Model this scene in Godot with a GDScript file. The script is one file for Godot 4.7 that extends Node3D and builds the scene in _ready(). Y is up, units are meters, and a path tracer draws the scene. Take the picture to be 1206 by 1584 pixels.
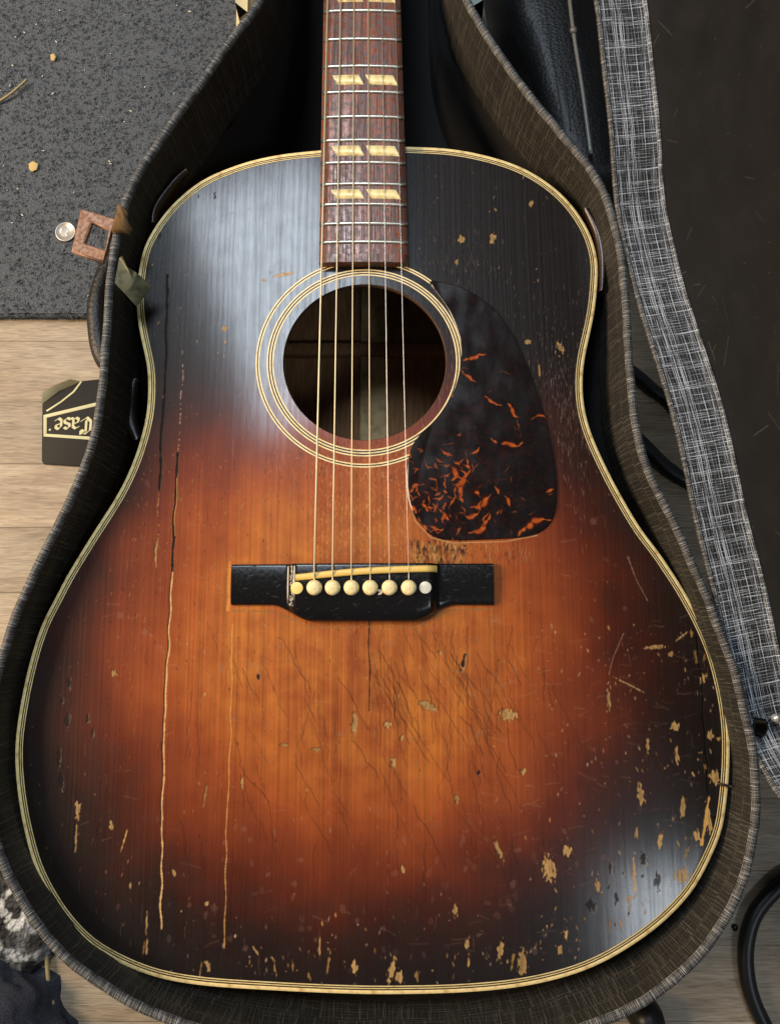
extends Node3D
# A worn sunburst guitar lying in its open case. All measures in the helpers are millimetres; MM turns them into metres.

const MM := 0.001
var rng := RandomNumberGenerator.new()
var taken := {}
var M := {}
var outline := PackedVector2Array()     # outer edge of the guitar's top
var rim := PackedVector2Array()         # upper edge of the case

# ---------------------------------------------------------------- naming
func numbered(called: String) -> String:
	var k: int = taken.get(called, 0)
	taken[called] = k + 1
	return called if k == 0 else "%s_%03d" % [called, k]

func tag(o: Node, label: String, category: String, group := "") -> void:
	o.set_meta("label", label)
	o.set_meta("category", category)
	if group:
		o.set_meta("group", group)

func thing(called: String, label: String, category: String, at := Vector3.ZERO, group := "") -> Node3D:
	var o := Node3D.new()
	o.name = numbered(called)
	add_child(o, true)
	o.position = at
	tag(o, label, category, group)
	return o

func obj(called: String, m: Mesh, material: Material, parent: Node = null, label := "") -> MeshInstance3D:
	var o := MeshInstance3D.new()
	o.name = numbered(called) if parent == null else called
	o.mesh = m
	o.material_override = material
	o.cast_shadow = GeometryInstance3D.SHADOW_CASTING_SETTING_ON
	if parent == null:
		add_child(o, true)
	else:
		parent.add_child(o, true)
	if label:
		o.set_meta("label", label)
	return o

# ---------------------------------------------------------------- mesh helpers (mm)
func pts(a: Array) -> PackedVector2Array:
	var r := PackedVector2Array()
	for i in range(0, a.size(), 2):
		r.append(Vector2(a[i], a[i + 1]))
	return r

func catmull(a, b, c, d, t: float):
	return 0.5 * (2.0 * b + (c - a) * t + (2.0 * a - 5.0 * b + 4.0 * c - d) * t * t + (3.0 * b - a - 3.0 * c + d) * t * t * t)

func smooth2(p: PackedVector2Array, n: int, closed := true) -> PackedVector2Array:
	var fine := PackedVector2Array()
	var k := p.size()
	var last := k if closed else k - 1
	for i in last:
		for s in 10:
			var a := p[(i - 1 + k) % k] if closed or i > 0 else p[0]
			var d := p[(i + 2) % k] if closed or i + 2 < k else p[k - 1]
			fine.append(catmull(a, p[i], p[(i + 1) % k], d, s / 10.0))
	fine.append(p[0] if closed else p[k - 1])
	var acc := PackedFloat32Array([0.0])
	for i in range(1, fine.size()):
		acc.append(acc[i - 1] + fine[i].distance_to(fine[i - 1]))
	var out := PackedVector2Array()
	var total := acc[acc.size() - 1]
	var j := 0
	var count := n if closed else n - 1
	for i in n:
		var want := total * i / count
		while j < acc.size() - 2 and acc[j + 1] < want:
			j += 1
		var f := clampf((want - acc[j]) / maxf(acc[j + 1] - acc[j], 1e-6), 0.0, 1.0)
		out.append(fine[j].lerp(fine[j + 1], f))
	return out

func relax(p: PackedVector2Array, times: int) -> PackedVector2Array:
	var n := p.size()
	for t in times:
		var o := p.duplicate()
		for i in n:
			p[i] = o[i] * 0.5 + (o[(i + 1) % n] + o[(i - 1 + n) % n]) * 0.25
	return p

func area(p: PackedVector2Array) -> float:
	var a := 0.0
	for i in p.size():
		a += p[i].cross(p[(i + 1) % p.size()])
	return a * 0.5

func inset(p: PackedVector2Array, d: float) -> PackedVector2Array:
	var n := p.size()
	var s := 1.0 if area(p) > 0.0 else -1.0
	var r := PackedVector2Array()
	for i in n:
		var e1 := (p[i] - p[(i - 1 + n) % n]).normalized()
		var e2 := (p[(i + 1) % n] - p[i]).normalized()
		var n1 := Vector2(-e1.y, e1.x) * s
		var n2 := Vector2(-e2.y, e2.x) * s
		var m := (n1 + n2).normalized()
		r.append(p[i] + m * d / maxf(m.dot(n1), 0.4))
	return r

func begin() -> SurfaceTool:
	var st := SurfaceTool.new()
	st.begin(Mesh.PRIMITIVE_TRIANGLES)
	st.set_smooth_group(0)
	return st

func vert(st: SurfaceTool, p: Vector3, uv: Vector2) -> void:
	st.set_uv(uv)
	st.add_vertex(p * MM)

func tri(st: SurfaceTool, a: Vector3, b: Vector3, c: Vector3, ua := Vector2.ZERO, ub := Vector2.ZERO, uc := Vector2.ZERO) -> void:
	vert(st, a, ua)
	vert(st, b, ub)
	vert(st, c, uc)

# rows of points joined by quads; uv counts millimetres along and across unless given
func loft(st: SurfaceTool, rows: Array, ring := false, group := 0, uvs = null, scale := 1.0) -> void:
	st.set_smooth_group(group)
	var n: int = rows[0].size()
	var m := n if ring else n - 1
	var across := 0.0
	for r in rows.size() - 1:
		var step: float = rows[r][0].distance_to(rows[r + 1][0])
		var along := 0.0
		for i in m:
			var k := (i + 1) % n
			var a: Vector3 = rows[r][i]
			var b: Vector3 = rows[r][k]
			var c: Vector3 = rows[r + 1][k]
			var d: Vector3 = rows[r + 1][i]
			var w := a.distance_to(b)
			var ua := Vector2(along, across) * scale
			var ub := Vector2(along + w, across) * scale
			var uc := Vector2(along + w, across + step) * scale
			var ud := Vector2(along, across + step) * scale
			if uvs != null:
				ua = uvs[r][i]
				ub = uvs[r][k]
				uc = uvs[r + 1][k]
				ud = uvs[r + 1][i]
			tri(st, a, b, c, ua, ub, uc)
			tri(st, a, c, d, ua, uc, ud)
			along += w
		across += step

func flat(st: SurfaceTool, p: PackedVector2Array, y: float, group := 1, scale := 1.0) -> void:
	st.set_smooth_group(group)
	var idx := Geometry2D.triangulate_polygon(p)
	for i in range(0, idx.size(), 3):
		var a := p[idx[i]]
		var b := p[idx[i + 1]]
		var c := p[idx[i + 2]]
		tri(st, Vector3(a.x, y, a.y), Vector3(b.x, y, b.y), Vector3(c.x, y, c.y), a * scale, b * scale, c * scale)

func at_height(p: PackedVector2Array, y: float) -> PackedVector3Array:
	var r := PackedVector3Array()
	for q in p:
		r.append(Vector3(q.x, y, q.y))
	return r

# upright slab with a rounded upper edge
func prism(st: SurfaceTool, p: PackedVector2Array, y0: float, y1: float, bevel := 0.5, scale := 1.0) -> void:
	var rows := [at_height(p, y0), at_height(p, y1 - bevel)]
	loft(st, rows, true, 2, null, scale)
	var half := at_height(inset(p, bevel * 0.3), y1 - bevel * 0.3)
	loft(st, [rows[1], half, at_height(inset(p, bevel), y1)], true, 3, null, scale)
	flat(st, inset(p, bevel), y1, 3, scale)
	flat(st, p, y0, 4, scale)

func tube(st: SurfaceTool, path: PackedVector3Array, r: float, sides := 8, closed := false, squash := 1.0, group := 0, scale := 1.0, seed_up := Vector3.UP) -> void:
	var rows := []
	var n := path.size()
	for i in n:
		var a := path[(i - 1 + n) % n] if closed or i > 0 else path[0]
		var b := path[(i + 1) % n] if closed or i < n - 1 else path[n - 1]
		var t := (b - a).normalized()
		var side := t.cross(seed_up)
		if side.length() < 0.05:
			side = t.cross(Vector3.RIGHT)
		side = side.normalized()
		var up := side.cross(t).normalized()
		var row := PackedVector3Array()
		for s in sides:
			var g := TAU * s / sides
			row.append(path[i] + side * cos(g) * r + up * sin(g) * r * squash)
		rows.append(row)
	if closed:
		rows.append(rows[0])
	var uvs := []
	var along := 0.0
	for i in rows.size():
		if i > 0:
			along += rows[i][0].distance_to(rows[i - 1][0])
		var u := PackedVector2Array()
		for s in sides:
			u.append(Vector2(along, (s if s <= sides / 2 else sides - s) * TAU * r / sides) * scale)
		uvs.append(u)
	loft(st, rows, true, group, uvs)
	if not closed:
		for e in [0, rows.size() - 1]:
			var mid: Vector3 = path[0] if e == 0 else path[n - 1]
			for s in sides:
				tri(st, mid, rows[e][s], rows[e][(s + 1) % sides])

func lathe(st: SurfaceTool, profile: Array, at: Vector3, sides := 20) -> void:
	var rows := []
	for p in profile:
		var row := PackedVector3Array()
		for s in sides:
			row.append(at + Vector3(cos(TAU * s / sides) * p.x, p.y, sin(TAU * s / sides) * p.x))
		rows.append(row)
	loft(st, rows, true)

func done(st: SurfaceTool) -> ArrayMesh:
	st.generate_normals()
	return st.commit()

func path3(p: Array) -> PackedVector3Array:       # smooth open curve through points
	var out := PackedVector3Array()
	for i in p.size() - 1:
		for s in 8:
			out.append(catmull(p[maxi(i - 1, 0)], p[i], p[i + 1], p[mini(i + 2, p.size() - 1)], s / 8.0))
	out.append(p[p.size() - 1])
	return out

func rect(x0: float, z0: float, x1: float, z1: float) -> PackedVector2Array:
	return PackedVector2Array([Vector2(x0, z0), Vector2(x1, z0), Vector2(x1, z1), Vector2(x0, z1)])

# ---------------------------------------------------------------- materials
func noise(frequency: float, seed_: int, octaves := 1) -> FastNoiseLite:
	var n := FastNoiseLite.new()
	n.noise_type = FastNoiseLite.TYPE_SIMPLEX
	n.frequency = frequency
	n.seed = seed_
	n.fractal_type = FastNoiseLite.FRACTAL_FBM if octaves > 1 else FastNoiseLite.FRACTAL_NONE
	n.fractal_octaves = octaves
	return n

func mat(c: Color, rough: float, metal := 0.0, spec := 0.5) -> StandardMaterial3D:
	var m := StandardMaterial3D.new()
	m.albedo_color = c
	m.roughness = rough
	m.metallic = metal
	m.metallic_specular = spec
	return m

func tex(w: int, h: int, data: PackedByteArray, format: int) -> ImageTexture:
	return ImageTexture.create_from_image(Image.create_from_data(w, h, false, format, data))

func tri_map(m: StandardMaterial3D, size_mm: float) -> void:
	m.uv1_triplanar = true
	m.uv1_scale = Vector3.ONE * (1000.0 / size_mm)

# an image of grey noise between two values, seamless
func grey(w: int, h: int, n: FastNoiseLite, lo: float, hi: float) -> ImageTexture:
	var im := n.get_seamless_image(w, h)
	var d := im.get_data()
	for i in d.size():
		d[i] = int(255.0 * lerpf(lo, hi, d[i] / 255.0))
	return tex(w, h, d, Image.FORMAT_L8)

func tinted(w: int, h: int, n: FastNoiseLite, stops: Array) -> ImageTexture:
	var im := n.get_seamless_image(w, h)
	var d := im.get_data()
	var lut := []
	for i in 256:
		var f := i / 255.0 * (stops.size() - 1)
		var k := mini(int(f), stops.size() - 2)
		lut.append((stops[k] as Color).lerp(stops[k + 1], f - k))
	var o := PackedByteArray()
	o.resize(w * h * 3)
	for i in w * h:
		var c: Color = lut[d[i]]
		o[i * 3] = int(c.r * 255)
		o[i * 3 + 1] = int(c.g * 255)
		o[i * 3 + 2] = int(c.b * 255)
	return tex(w, h, o, Image.FORMAT_RGB8)

# woven cloth print: uneven pale threads both ways over black
func tweed_image(base: Color, thread: Color, strength: float, seed_: int, spread := 11.0) -> Array:
	var n := 512
	rng.seed = seed_
	var a := PackedFloat32Array()
	a.resize(n * n)
	for way in 2:
		var x := 0.0
		while x < n:
			var bright := strength * pow(rng.randf(), 0.45)
			var wide := rng.randf_range(0.9, 2.4)
			var phase := rng.randf() * TAU
			var sway := rng.randf_range(0.2, 1.1)
			var broken := rng.randf_range(2.0, 7.0)
			var ph2 := rng.randf() * TAU
			for j in n:
				var t := TAU * j / n
				var c := x + sin(t * 2.0 + phase) * sway + sin(t * 5.0 + ph2) * 0.6
				var v := bright * clampf(0.80 + 0.32 * sin(t * round(broken) + ph2) + rng.randf_range(-0.3, 0.3), 0.0, 1.0)
				for k in range(-2, 3):
					var px := posmod(int(floor(c)) + k, n)
					var f := clampf(1.0 - absf(floor(c) + k + 0.5 - c) / wide, 0.0, 1.0) * v
					var at := j * n + px if way == 0 else px * n + j
					a[at] = maxf(a[at], f)
			x += rng.randf_range(3.0, spread)
	var o := PackedByteArray()
	o.resize(n * n * 3)
	var hgt := PackedByteArray()
	hgt.resize(n * n)
	for i in n * n:
		var c := base.lerp(thread, clampf(a[i] + rng.randf_range(-0.03, 0.05), 0.0, 1.0))
		o[i * 3] = int(c.r * 255)
		o[i * 3 + 1] = int(c.g * 255)
		o[i * 3 + 2] = int(c.b * 255)
		hgt[i] = int(clampf(a[i] * 0.8 + rng.randf() * 0.15, 0.0, 1.0) * 255)
	return [tex(n, n, o, Image.FORMAT_RGB8), tex(n, n, hgt, Image.FORMAT_L8)]

func tweed(base: Color, thread: Color, strength: float, seed_: int, size_mm: float, rough: float, spread := 11.0) -> StandardMaterial3D:
	var t := tweed_image(base, thread, strength, seed_, spread)
	var m := mat(Color.WHITE, rough)
	m.albedo_texture = t[0]
	m.heightmap_enabled = true
	m.heightmap_texture = t[1]
	m.heightmap_scale = 0.02
	m.uv1_scale = Vector3(1.0 / size_mm, 1.0 / size_mm, 1.0)
	return m

# ---------------------------------------------------------------- the painted top: dye, grain, cracks, dents and chips
const TX := -207.0
const TZ := -284.0
const TW := 1040
const TH := 1276
const TS := 2.44          # texels per millimetre
var rgb := PackedByteArray()
var hgt := PackedByteArray()
var rgh := PackedByteArray()
var cot := PackedByteArray()
var nj: FastNoiseLite

func stamp(cx: float, cz: float, rx: float, rz: float, ang: float, col: Color, alpha: float, dh: float, ro: float, jag := 0.0) -> void:
	var px := (cx - TX) * TS
	var pz := (cz - TZ) * TS
	var r := maxf(rx, rz) * TS * (1.0 + jag) + 1.0
	var ca := cos(ang)
	var sa := sin(ang)
	for j in range(maxi(0, int(pz - r)), mini(TH - 1, int(pz + r) + 1) + 1):
		for i in range(maxi(0, int(px - r)), mini(TW - 1, int(px + r) + 1) + 1):
			var dx := (i + 0.5 - px) / TS
			var dz := (j + 0.5 - pz) / TS
			var u := (dx * ca + dz * sa) / rx
			var v := (-dx * sa + dz * ca) / rz
			var d := sqrt(u * u + v * v)
			if jag > 0.0:
				d += jag * nj.get_noise_2d(i * 1.7, j * 0.8) + jag * 0.35 * nj.get_noise_2d(i * 5.0, j * 1.6)
			var soft := maxf(0.5 / (TS * minf(rx, rz)), 0.12)
			var k := clampf((1.0 + soft - d) / (2.0 * soft), 0.0, 1.0)
			if k <= 0.0:
				continue
			var at := j * TW + i
			var a := k * alpha
			rgb[at * 3] = int(lerpf(rgb[at * 3], col.r * 255, a))
			rgb[at * 3 + 1] = int(lerpf(rgb[at * 3 + 1], col.g * 255, a))
			rgb[at * 3 + 2] = int(lerpf(rgb[at * 3 + 2], col.b * 255, a))
			hgt[at] = clampi(int(hgt[at] + dh * 255 * k), 0, 255)
			if ro > 0.0:
				rgh[at] = int(lerpf(rgh[at], ro * 255, k))
				cot[at] = int(cot[at] * (1.0 - k * 0.9 * alpha))

func scratch(p: PackedVector2Array, wide: float, col: Color, alpha: float, dh: float, ro := 0.0, broken := 0.0) -> void:
	for i in p.size() - 1:
		var l := p[i].distance_to(p[i + 1])
		var steps := maxi(1, int(l / 0.4))
		for s in steps:
			var q := p[i].lerp(p[i + 1], float(s) / steps)
			if broken > 0.0 and nj.get_noise_2d(q.x * 5.0 + 300.0, q.y * 2.2) + 0.35 < broken:
				continue
			var wob := nj.get_noise_2d(q.y * 0.35, 77.0 + p[0].x) * 0.6
			var wv := wide * (0.5 + 0.2 * nj.get_noise_2d(q.y * 1.3, p[0].x * 9.0) + 0.2 * nj.get_noise_2d(q.y * 6.0, p[0].x))
			stamp(q.x + wob, q.y, maxf(wv, 0.1), maxf(wide * 0.5, 0.32), 0.0, col, alpha, dh, ro)

func make_top_textures() -> void:
	rgb.resize(TW * TH * 3)
	hgt.resize(TW * TH)
	rgh.resize(TW * TH)
	cot.resize(TW * TH)
	nj = noise(0.11, 5)
	var low := noise(0.014, 11, 3)
	var grain := noise(0.30, 12)
	var fine := noise(0.85, 13)
	var silk := noise(0.5, 14)
	var blot := noise(0.05, 15, 3)
	var grit := noise(0.9, 16)
	var stops := [Color(0.61, 0.345, 0.145), Color(0.59, 0.32, 0.13), Color(0.545, 0.27, 0.11), Color(0.465, 0.215, 0.092), Color(0.36, 0.148, 0.066), Color(0.24, 0.102, 0.055), Color(0.155, 0.078, 0.053), Color(0.105, 0.068, 0.053), Color(0.085, 0.063, 0.052)]
	var lut: Array[Color] = []
	for i in 512:
		var f := i / 511.0 * (stops.size() - 1)
		var k := mini(int(f), stops.size() - 2)
		lut.append(stops[k].lerp(stops[k + 1], f - k))
	for j in TH:
		var z := TZ + (j + 0.5) / TS
		for i in TW:
			var x := TX + (i + 0.5) / TS
			var g := grain.get_noise_2d(x + low.get_noise_2d(x, z * 0.3) * 2.0, z * 0.006)
			var f2 := fine.get_noise_2d(x, z * 0.003)
			var s := silk.get_noise_2d(x * 0.08, z * 1.6)
			var b := blot.get_noise_2d(x, z)
			var l := low.get_noise_2d(x * 1.6, z * 0.35)
			# the dyed burst: an oval of amber in a dark rim
			var dx := (x + 4.0) / (188.0 if x < -4.0 else 182.0)
			var dz := (z - 40.0) / (184.0 if z < 40.0 else 172.0)
			var d := pow(pow(absf(dx), 2.2) + pow(absf(dz), 2.2), 0.4545) + low.get_noise_2d(x, z) * 0.05 + b * 0.03 + g * 0.02
			var q := clampf((d - 0.36) / 0.82, 0.0, 1.0)
			var c := lut[int(q * 511.0)]
			var amber := 1.0 - q
			var k := 1.0 + (g * 0.065 + f2 * 0.065 + s * 0.012 + l * 0.12) * (0.35 + 0.65 * amber) + b * 0.08
			var at := j * TW + i
			rgb[at * 3] = clampi(int(c.r * k * 255), 0, 255)
			rgb[at * 3 + 1] = clampi(int(c.g * (k + (l + b) * 0.06 * amber) * 255), 0, 255)
			rgb[at * 3 + 2] = clampi(int(c.b * k * 255), 0, 255)
			hgt[at] = clampi(int(150 + g * 20 + f2 * 10 + grit.get_noise_2d(x, z) * 10), 0, 255)
			cot[at] = clampi(int((0.84 + b * 0.10 - 0.06 + g * 0.12 + f2 * 0.10 + grit.get_noise_2d(x * 0.9, z * 0.05) * 0.08) * 255), 40, 255)
			rgh[at] = clampi(int((0.47 + b * 0.05 + grit.get_noise_2d(x * 0.6, z * 0.3) * 0.05 + f2 * 0.03) * 255), 30, 255)
	rng.seed = 42
	var wood := Color(0.70, 0.54, 0.29)
	var pale := Color(0.60, 0.53, 0.48)
	var dark := Color(0.10, 0.06, 0.045)
	# finish checking: fine dark crooked lines in the lacquer
	for k in 150:
		var p := Vector2(rng.randf_range(-105, 120), rng.randf_range(25, 165))
		if k < 45:
			p = Vector2(rng.randf_range(5, 85), rng.randf_range(28, 90))
		var lean := rng.randf_range(-0.15, 0.8)
		var line := PackedVector2Array([p])
		for s in rng.randi_range(4, 15):
			p += Vector2(lean + rng.randf_range(-0.5, 0.5), rng.randf_range(0.7, 1.5)) * 2.6
			line.append(p)
		scratch(line, 0.24, dark, rng.randf_range(0.1, 0.36), -0.03, 0.0, 0.0)
	# fine pale vertical wear where the lacquer has cracked along the grain
	for k in 1700:
		var p := Vector2.ZERO
		var kind := k % 8
		if kind > 5:
			kind = 1
		if kind < 2:
			p = Vector2(rng.randfn(112.0, 19.0), rng.randfn(-108.0, 34.0))
			if p.x < 88.0 + (p.y + 160.0) * 0.22 + rng.randf() * 20.0:
				p.x += 24.0
		elif kind == 2:
			p = Vector2(rng.randfn(60.0, 19.0), rng.randfn(-200.0, 14.0))
		elif kind == 3:
			var g := rng.randf() * TAU
			p = Vector2(0.2, -132) + Vector2(cos(g), sin(g)) * rng.randf_range(51.5, 56.0 if rng.randf() < 0.7 else 70.0)
		elif kind == 4:
			p = Vector2(rng.randf_range(28, 100), rng.randf_range(-19, -8))
		else:
			p = Vector2(rng.randf_range(-60, 30), rng.randf_range(-78, -58))
		var l := rng.randf_range(0.6, 4.2)
		var c := pale if rng.randf() < 0.6 else dark
		scratch(PackedVector2Array([p, p + Vector2(rng.randf_range(-0.2, 0.2), l)]), rng.randf_range(0.18, 0.4), c, rng.randf_range(0.08, 0.42), -0.10, 0.6)
	# worn patch between the sound hole and the bridge
	for k in 700:
		var p := Vector2(rng.randf_range(-32, 28), rng.randf_range(-76, -8))
		stamp(p.x, p.y, rng.randf_range(0.2, 0.5), rng.randf_range(0.3, 1.2), 0.0, Color(0.78, 0.58, 0.40), rng.randf_range(0.15, 0.5), -0.05, 0.5)
	for k in 260:
		var p := Vector2(rng.randf_range(28, 62), rng.randf_range(-20, 2))
		stamp(p.x, p.y, rng.randf_range(0.3, 1.0), rng.randf_range(0.6, 3.0), rng.randf_range(-0.4, 0.4), dark if rng.randf() < 0.55 else wood, rng.randf_range(0.2, 0.6), -0.06, 0.55, 0.3)
	# dull grey knocks
	for k in 150:
		var p := Vector2(rng.randf_range(-150, 170), rng.randf_range(-60, 215))
		if k > 90:
			p = Vector2(rng.randf_range(-90, 120), rng.randf_range(140, 215))
		stamp(p.x, p.y, rng.randf_range(0.7, 2.0), rng.randf_range(0.9, 2.6), rng.randf_range(-0.5, 0.5), Color(0.50, 0.40, 0.38), rng.randf_range(0.12, 0.34), -0.05, 0.45, 0.25)
	# fine pale crackle and pinhead flecks over the whole top
	for k in 1900:
		var p := Vector2(rng.randf_range(-195, 205), rng.randf_range(-270, 228))
		if k % 3 == 0:
			p = Vector2(rng.randf_range(-150, 60), rng.randf_range(-75, 60))
		var f := rng.randf()
		stamp(p.x, p.y, rng.randf_range(0.16, 0.38), rng.randf_range(0.25, 1.1), rng.randf_range(-0.5, 0.5), pale if f < 0.55 else (dark if f < 0.8 else wood), rng.randf_range(0.18, 0.55), -0.06, 0.55)
	for k in 420:
		var p := Vector2(rng.randf_range(-185, 195), rng.randf_range(-255, 220))
		var l := rng.randf_range(2.0, 11.0)
		scratch(PackedVector2Array([p, p + Vector2(rng.randf_range(-0.4, 0.4), l * 0.5), p + Vector2(rng.randf_range(-0.8, 0.8), l)]), 0.24, dark if rng.randf() < 0.6 else pale, rng.randf_range(0.08, 0.28), -0.08, 0.0)
	# hair scratches, mostly at the lower right
	for k in 240:
		var p := Vector2(rng.randf_range(60, 200), rng.randf_range(20, 215)) if k < 150 else Vector2(rng.randf_range(-170, 150), rng.randf_range(-30, 215))
		var dir := Vector2.from_angle(rng.randf_range(-0.5, 0.5) + (PI if rng.randf() < 0.5 else 0.0)) * rng.randf_range(2, 12)
		scratch(PackedVector2Array([p, p + dir * 0.5 + Vector2(0, rng.randf_range(-0.6, 0.6)), p + dir]), 0.28, pale, rng.randf_range(0.08, 0.3), -0.03, 0.5)
	# tiny flecks of bare wood
	for k in 400:
		var p := Vector2(rng.randf_range(-170, 205), rng.randf_range(60, 228))
		if k < 160:
			p = Vector2(rng.randf_range(100, 206), rng.randf_range(30, 200))
		elif k < 250:
			p = Vector2(rng.randf_range(-100, 130), rng.randf_range(190, 230))
		elif k < 350:
			p = Vector2(rng.randf_range(-140, 140), rng.randf_range(-260, -60))
		stamp(p.x, p.y, rng.randf_range(0.25, 0.6), rng.randf_range(0.3, 1.4), rng.randf_range(-0.5, 0.5), wood.lerp(pale, rng.randf()), rng.randf_range(0.35, 0.9), -0.15, 0.6, 0.3)
	# bare wood along the bottom and the right-hand edge, inside the binding
	for k in 85:
		var i := rng.randi_range(0, outline.size() - 1)
		var o := outline[i]
		if not (o.y > 150.0 and o.x > -140.0 or o.x > 150.0 and o.y > 20.0):
			continue
		var q := o * (1.0 - rng.randf_range(5.5, 14.0) / 200.0)
		stamp(q.x, q.y, rng.randf_range(0.3, 1.2), rng.randf_range(0.8, 4.0), rng.randf_range(-0.25, 0.25), wood.darkened(rng.randf() * 0.3), rng.randf_range(0.5, 0.95), -0.2, 0.65, 0.6)
	# the chips one can pick out: x, z, width, height, angle
	var chips := [-4.4, 86.5, 3.1, 11.6, 5, 38.0, 76.7, 10.0, 3.9, 20, 84.5, 81.8, 9.2, 5.8, 10, 14.7, 87.2, 3.5, 3.5, 0, 22.9, 94.5, 1.9, 3.1, 20, 17.7, 108.5, 2.7, 6.9, 0, -26.3, 101.0, 4.6, 1.5, 0, -44.9, 98.5, 3.9, 1.5, 0, 53.9, 128.5, 1.9, 5.0, 0, -68.6, 119.6, 1.5, 6.2, 0, 77.3, 156.1, 2.3, 11.2, -22, 23.1, 166.9, 2.3, 4.6, 0, 52.4, 188.8, 2.7, 6.5, 10, 58.6, 206.3, 2.3, 4.6, 0, 59.6, 215.7, 1.5, 6.5, 0, 77.2, 210.0, 3.9, 8.5, 10, -3.9, 219.0, 3.1, 6.9, 0, 16.9, 219.7, 3.5, 12.3, 15, 20.8, 223.6, 3.9, 6.9, 0, -23.3, 207.0, 1.2, 10.0, 0, -59.2, 209.7, 1.2, 5.4, -40, 92.3, 113.5, 2.3, 4.2, 20, 105.5, 166.5, 7.3, 12.7, -10, 116.0, 156.8, 5.0, 5.8, 0, 159.5, 126.7, 3.9, 12.3, -5, 183.5, 133.4, 3.1, 10.8, 8, 190.3, 149.2, 4.6, 5.4, 0, 180.7, 170.6, 8.5, 8.5, 0, 153.8, 170.3, 1.9, 19.2, 0, 132.8, 175.5, 2.7, 6.2, 0, 150.3, 183.3, 2.3, 4.6, 0, 114.2, 201.6, 2.3, 5.8, 0, 110.6, 209.7, 3.1, 4.2, 0, 89.7, 216.0, 5.4, 13.1, 5, 202.6, 117.1, 5.8, 7.7, 0, 197.9, 139.7, 2.7, 16.9, -5, 171.5, 43.0, 13.1, 2.3, -5, 180.8, 47.1, 3.9, 3.1, 40, 187.8, 36.6, 10.0, 1.2, -35, 143.0, 72.6, 2.3, 11.2, -3, 155.7, 64.9, 17.7, 1.2, 27, 181.2, 88.3, 5.4, 4.6, -20, 164.6, 99.2, 1.9, 7.7, 0, 181.4, 104.9, 2.7, 8.5, 0, 201.5, 93.4, 3.5, 5.4, 0, 198.5, 61.6, 3.5, 5.4, 30, -162.5, 134.8, 3.9, 8.5, 0, -162.7, 149.5, 1.2, 15.4, 0, -142.9, 142.9, 2.3, 4.6, 0, -106.2, 168.9, 1.9, 5.0, -25, -87.0, 185.0, 1.9, 2.3, 0, -120.6, 195.5, 1.2, 10.8, 0, -120.0, 208.0, 1.2, 7.7, 0, -85.5, 217.7, 2.7, 6.2, -15, -89.8, 126.3, 1.0, 10.0, 8, -135.1, 150.9, 0.8, 10.8, 15, -130.6, 175.8, 1.2, 4.2, 0, -145.5, 58.2, 3.5, 3.5, 0, -124.1, -13.4, 1.2, 10.0, 0, 61.1, -213.7, 4.2, 5.4, 0, 58.0, -198.4, 1.9, 3.9, 0, -50.7, -189.7, 13.9, 2.3, -10, -63.7, -185.8, 3.9, 1.5, 0, 81.3, -214.5, 3.5, 6.9, 15, 106.6, -238.9, 2.3, 4.6, 20, 121.7, -141.0, 3.9, 6.9, -20, 101.7, -144.8, 4.6, 2.7, 0, 108.4, -126.0, 1.5, 6.9, 0, -87.6, -153.7, 3.5, 3.5, 0, -86.9, -144.4, 1.2, 2.3, 0, 45.0, 46.3, 1.5, 2.3, 0, 169.4, 150.9, 2.7, 8.5, 5, 156.0, 147.4, 2.3, 6.2, 0]
	for i in range(0, chips.size(), 5):
		var w: float = maxf(chips[i + 2] * 0.5, 0.45)
		var h: float = maxf(chips[i + 3] * 0.5, 0.45)
		stamp(chips[i] - 0.25, chips[i + 1] - 0.2, w * 1.12 + 0.15, h * 1.08 + 0.15, deg_to_rad(chips[i + 4]), dark, 0.4, 0.0, 0.0, 0.4)
		var tone := wood.lightened(0.12).darkened(rng.randf() * 0.2)
		stamp(chips[i], chips[i + 1], w * 0.92, h, deg_to_rad(chips[i + 4]), tone, 0.92, -0.3, 0.7, 0.4)
		for f in int(w * 2.2):      # grain left standing in the bare wood
			var gx: float = chips[i] + rng.randf_range(-0.7, 0.7) * w
			stamp(gx, chips[i + 1] + rng.randf_range(-0.4, 0.4) * h, 0.16, h * rng.randf_range(0.25, 0.6), deg_to_rad(chips[i + 4]), tone.darkened(0.45), 0.6, 0.1, 0.0, 0.2)
	var dents := [-171.6, 64.2, 1.9, 7.7, 0, -171.1, 84.3, 2.7, 8.9, 0, -159.5, 84.0, 1.5, 5.4, 0, -156.0, 92.3, 1.5, 5.0, 0, -174.9, 106.7, 1.9, 11.6, 0, -173.0, 119.2, 2.7, 10.0, 0, -175.1, 74.1, 1.5, 4.6, 0, 159.3, 161.0, 3.1, 8.5, 0, 166.7, 173.7, 3.9, 10.0, 0, 128.8, 186.0, 5.4, 6.9, 0, 143.5, 181.9, 2.3, 5.4, 0, 140.5, 166.5, 1.5, 5.4, 0, 139.3, 176.5, 1.5, 2.3, 0, 147.7, 168.9, 1.5, 1.5, 0, 142.6, 185.7, 1.9, 2.7, 0, 150.0, 190.5, 1.5, 1.5, 0, 158.5, 170.6, 1.5, 1.9, 0, 142.1, 196.5, 1.2, 1.9, 0, 58.6, 51.9, 1.9, 10.8, 15, -131.6, -217.2, 1.9, 5.4, 0, -97.1, -244.7, 1.9, 5.4, 0, -107.9, -243.8, 1.5, 3.9, 0, -60.8, 59.4, 1.5, 5.4, 0, 66.7, 113.9, 1.9, 2.3, 0]
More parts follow.
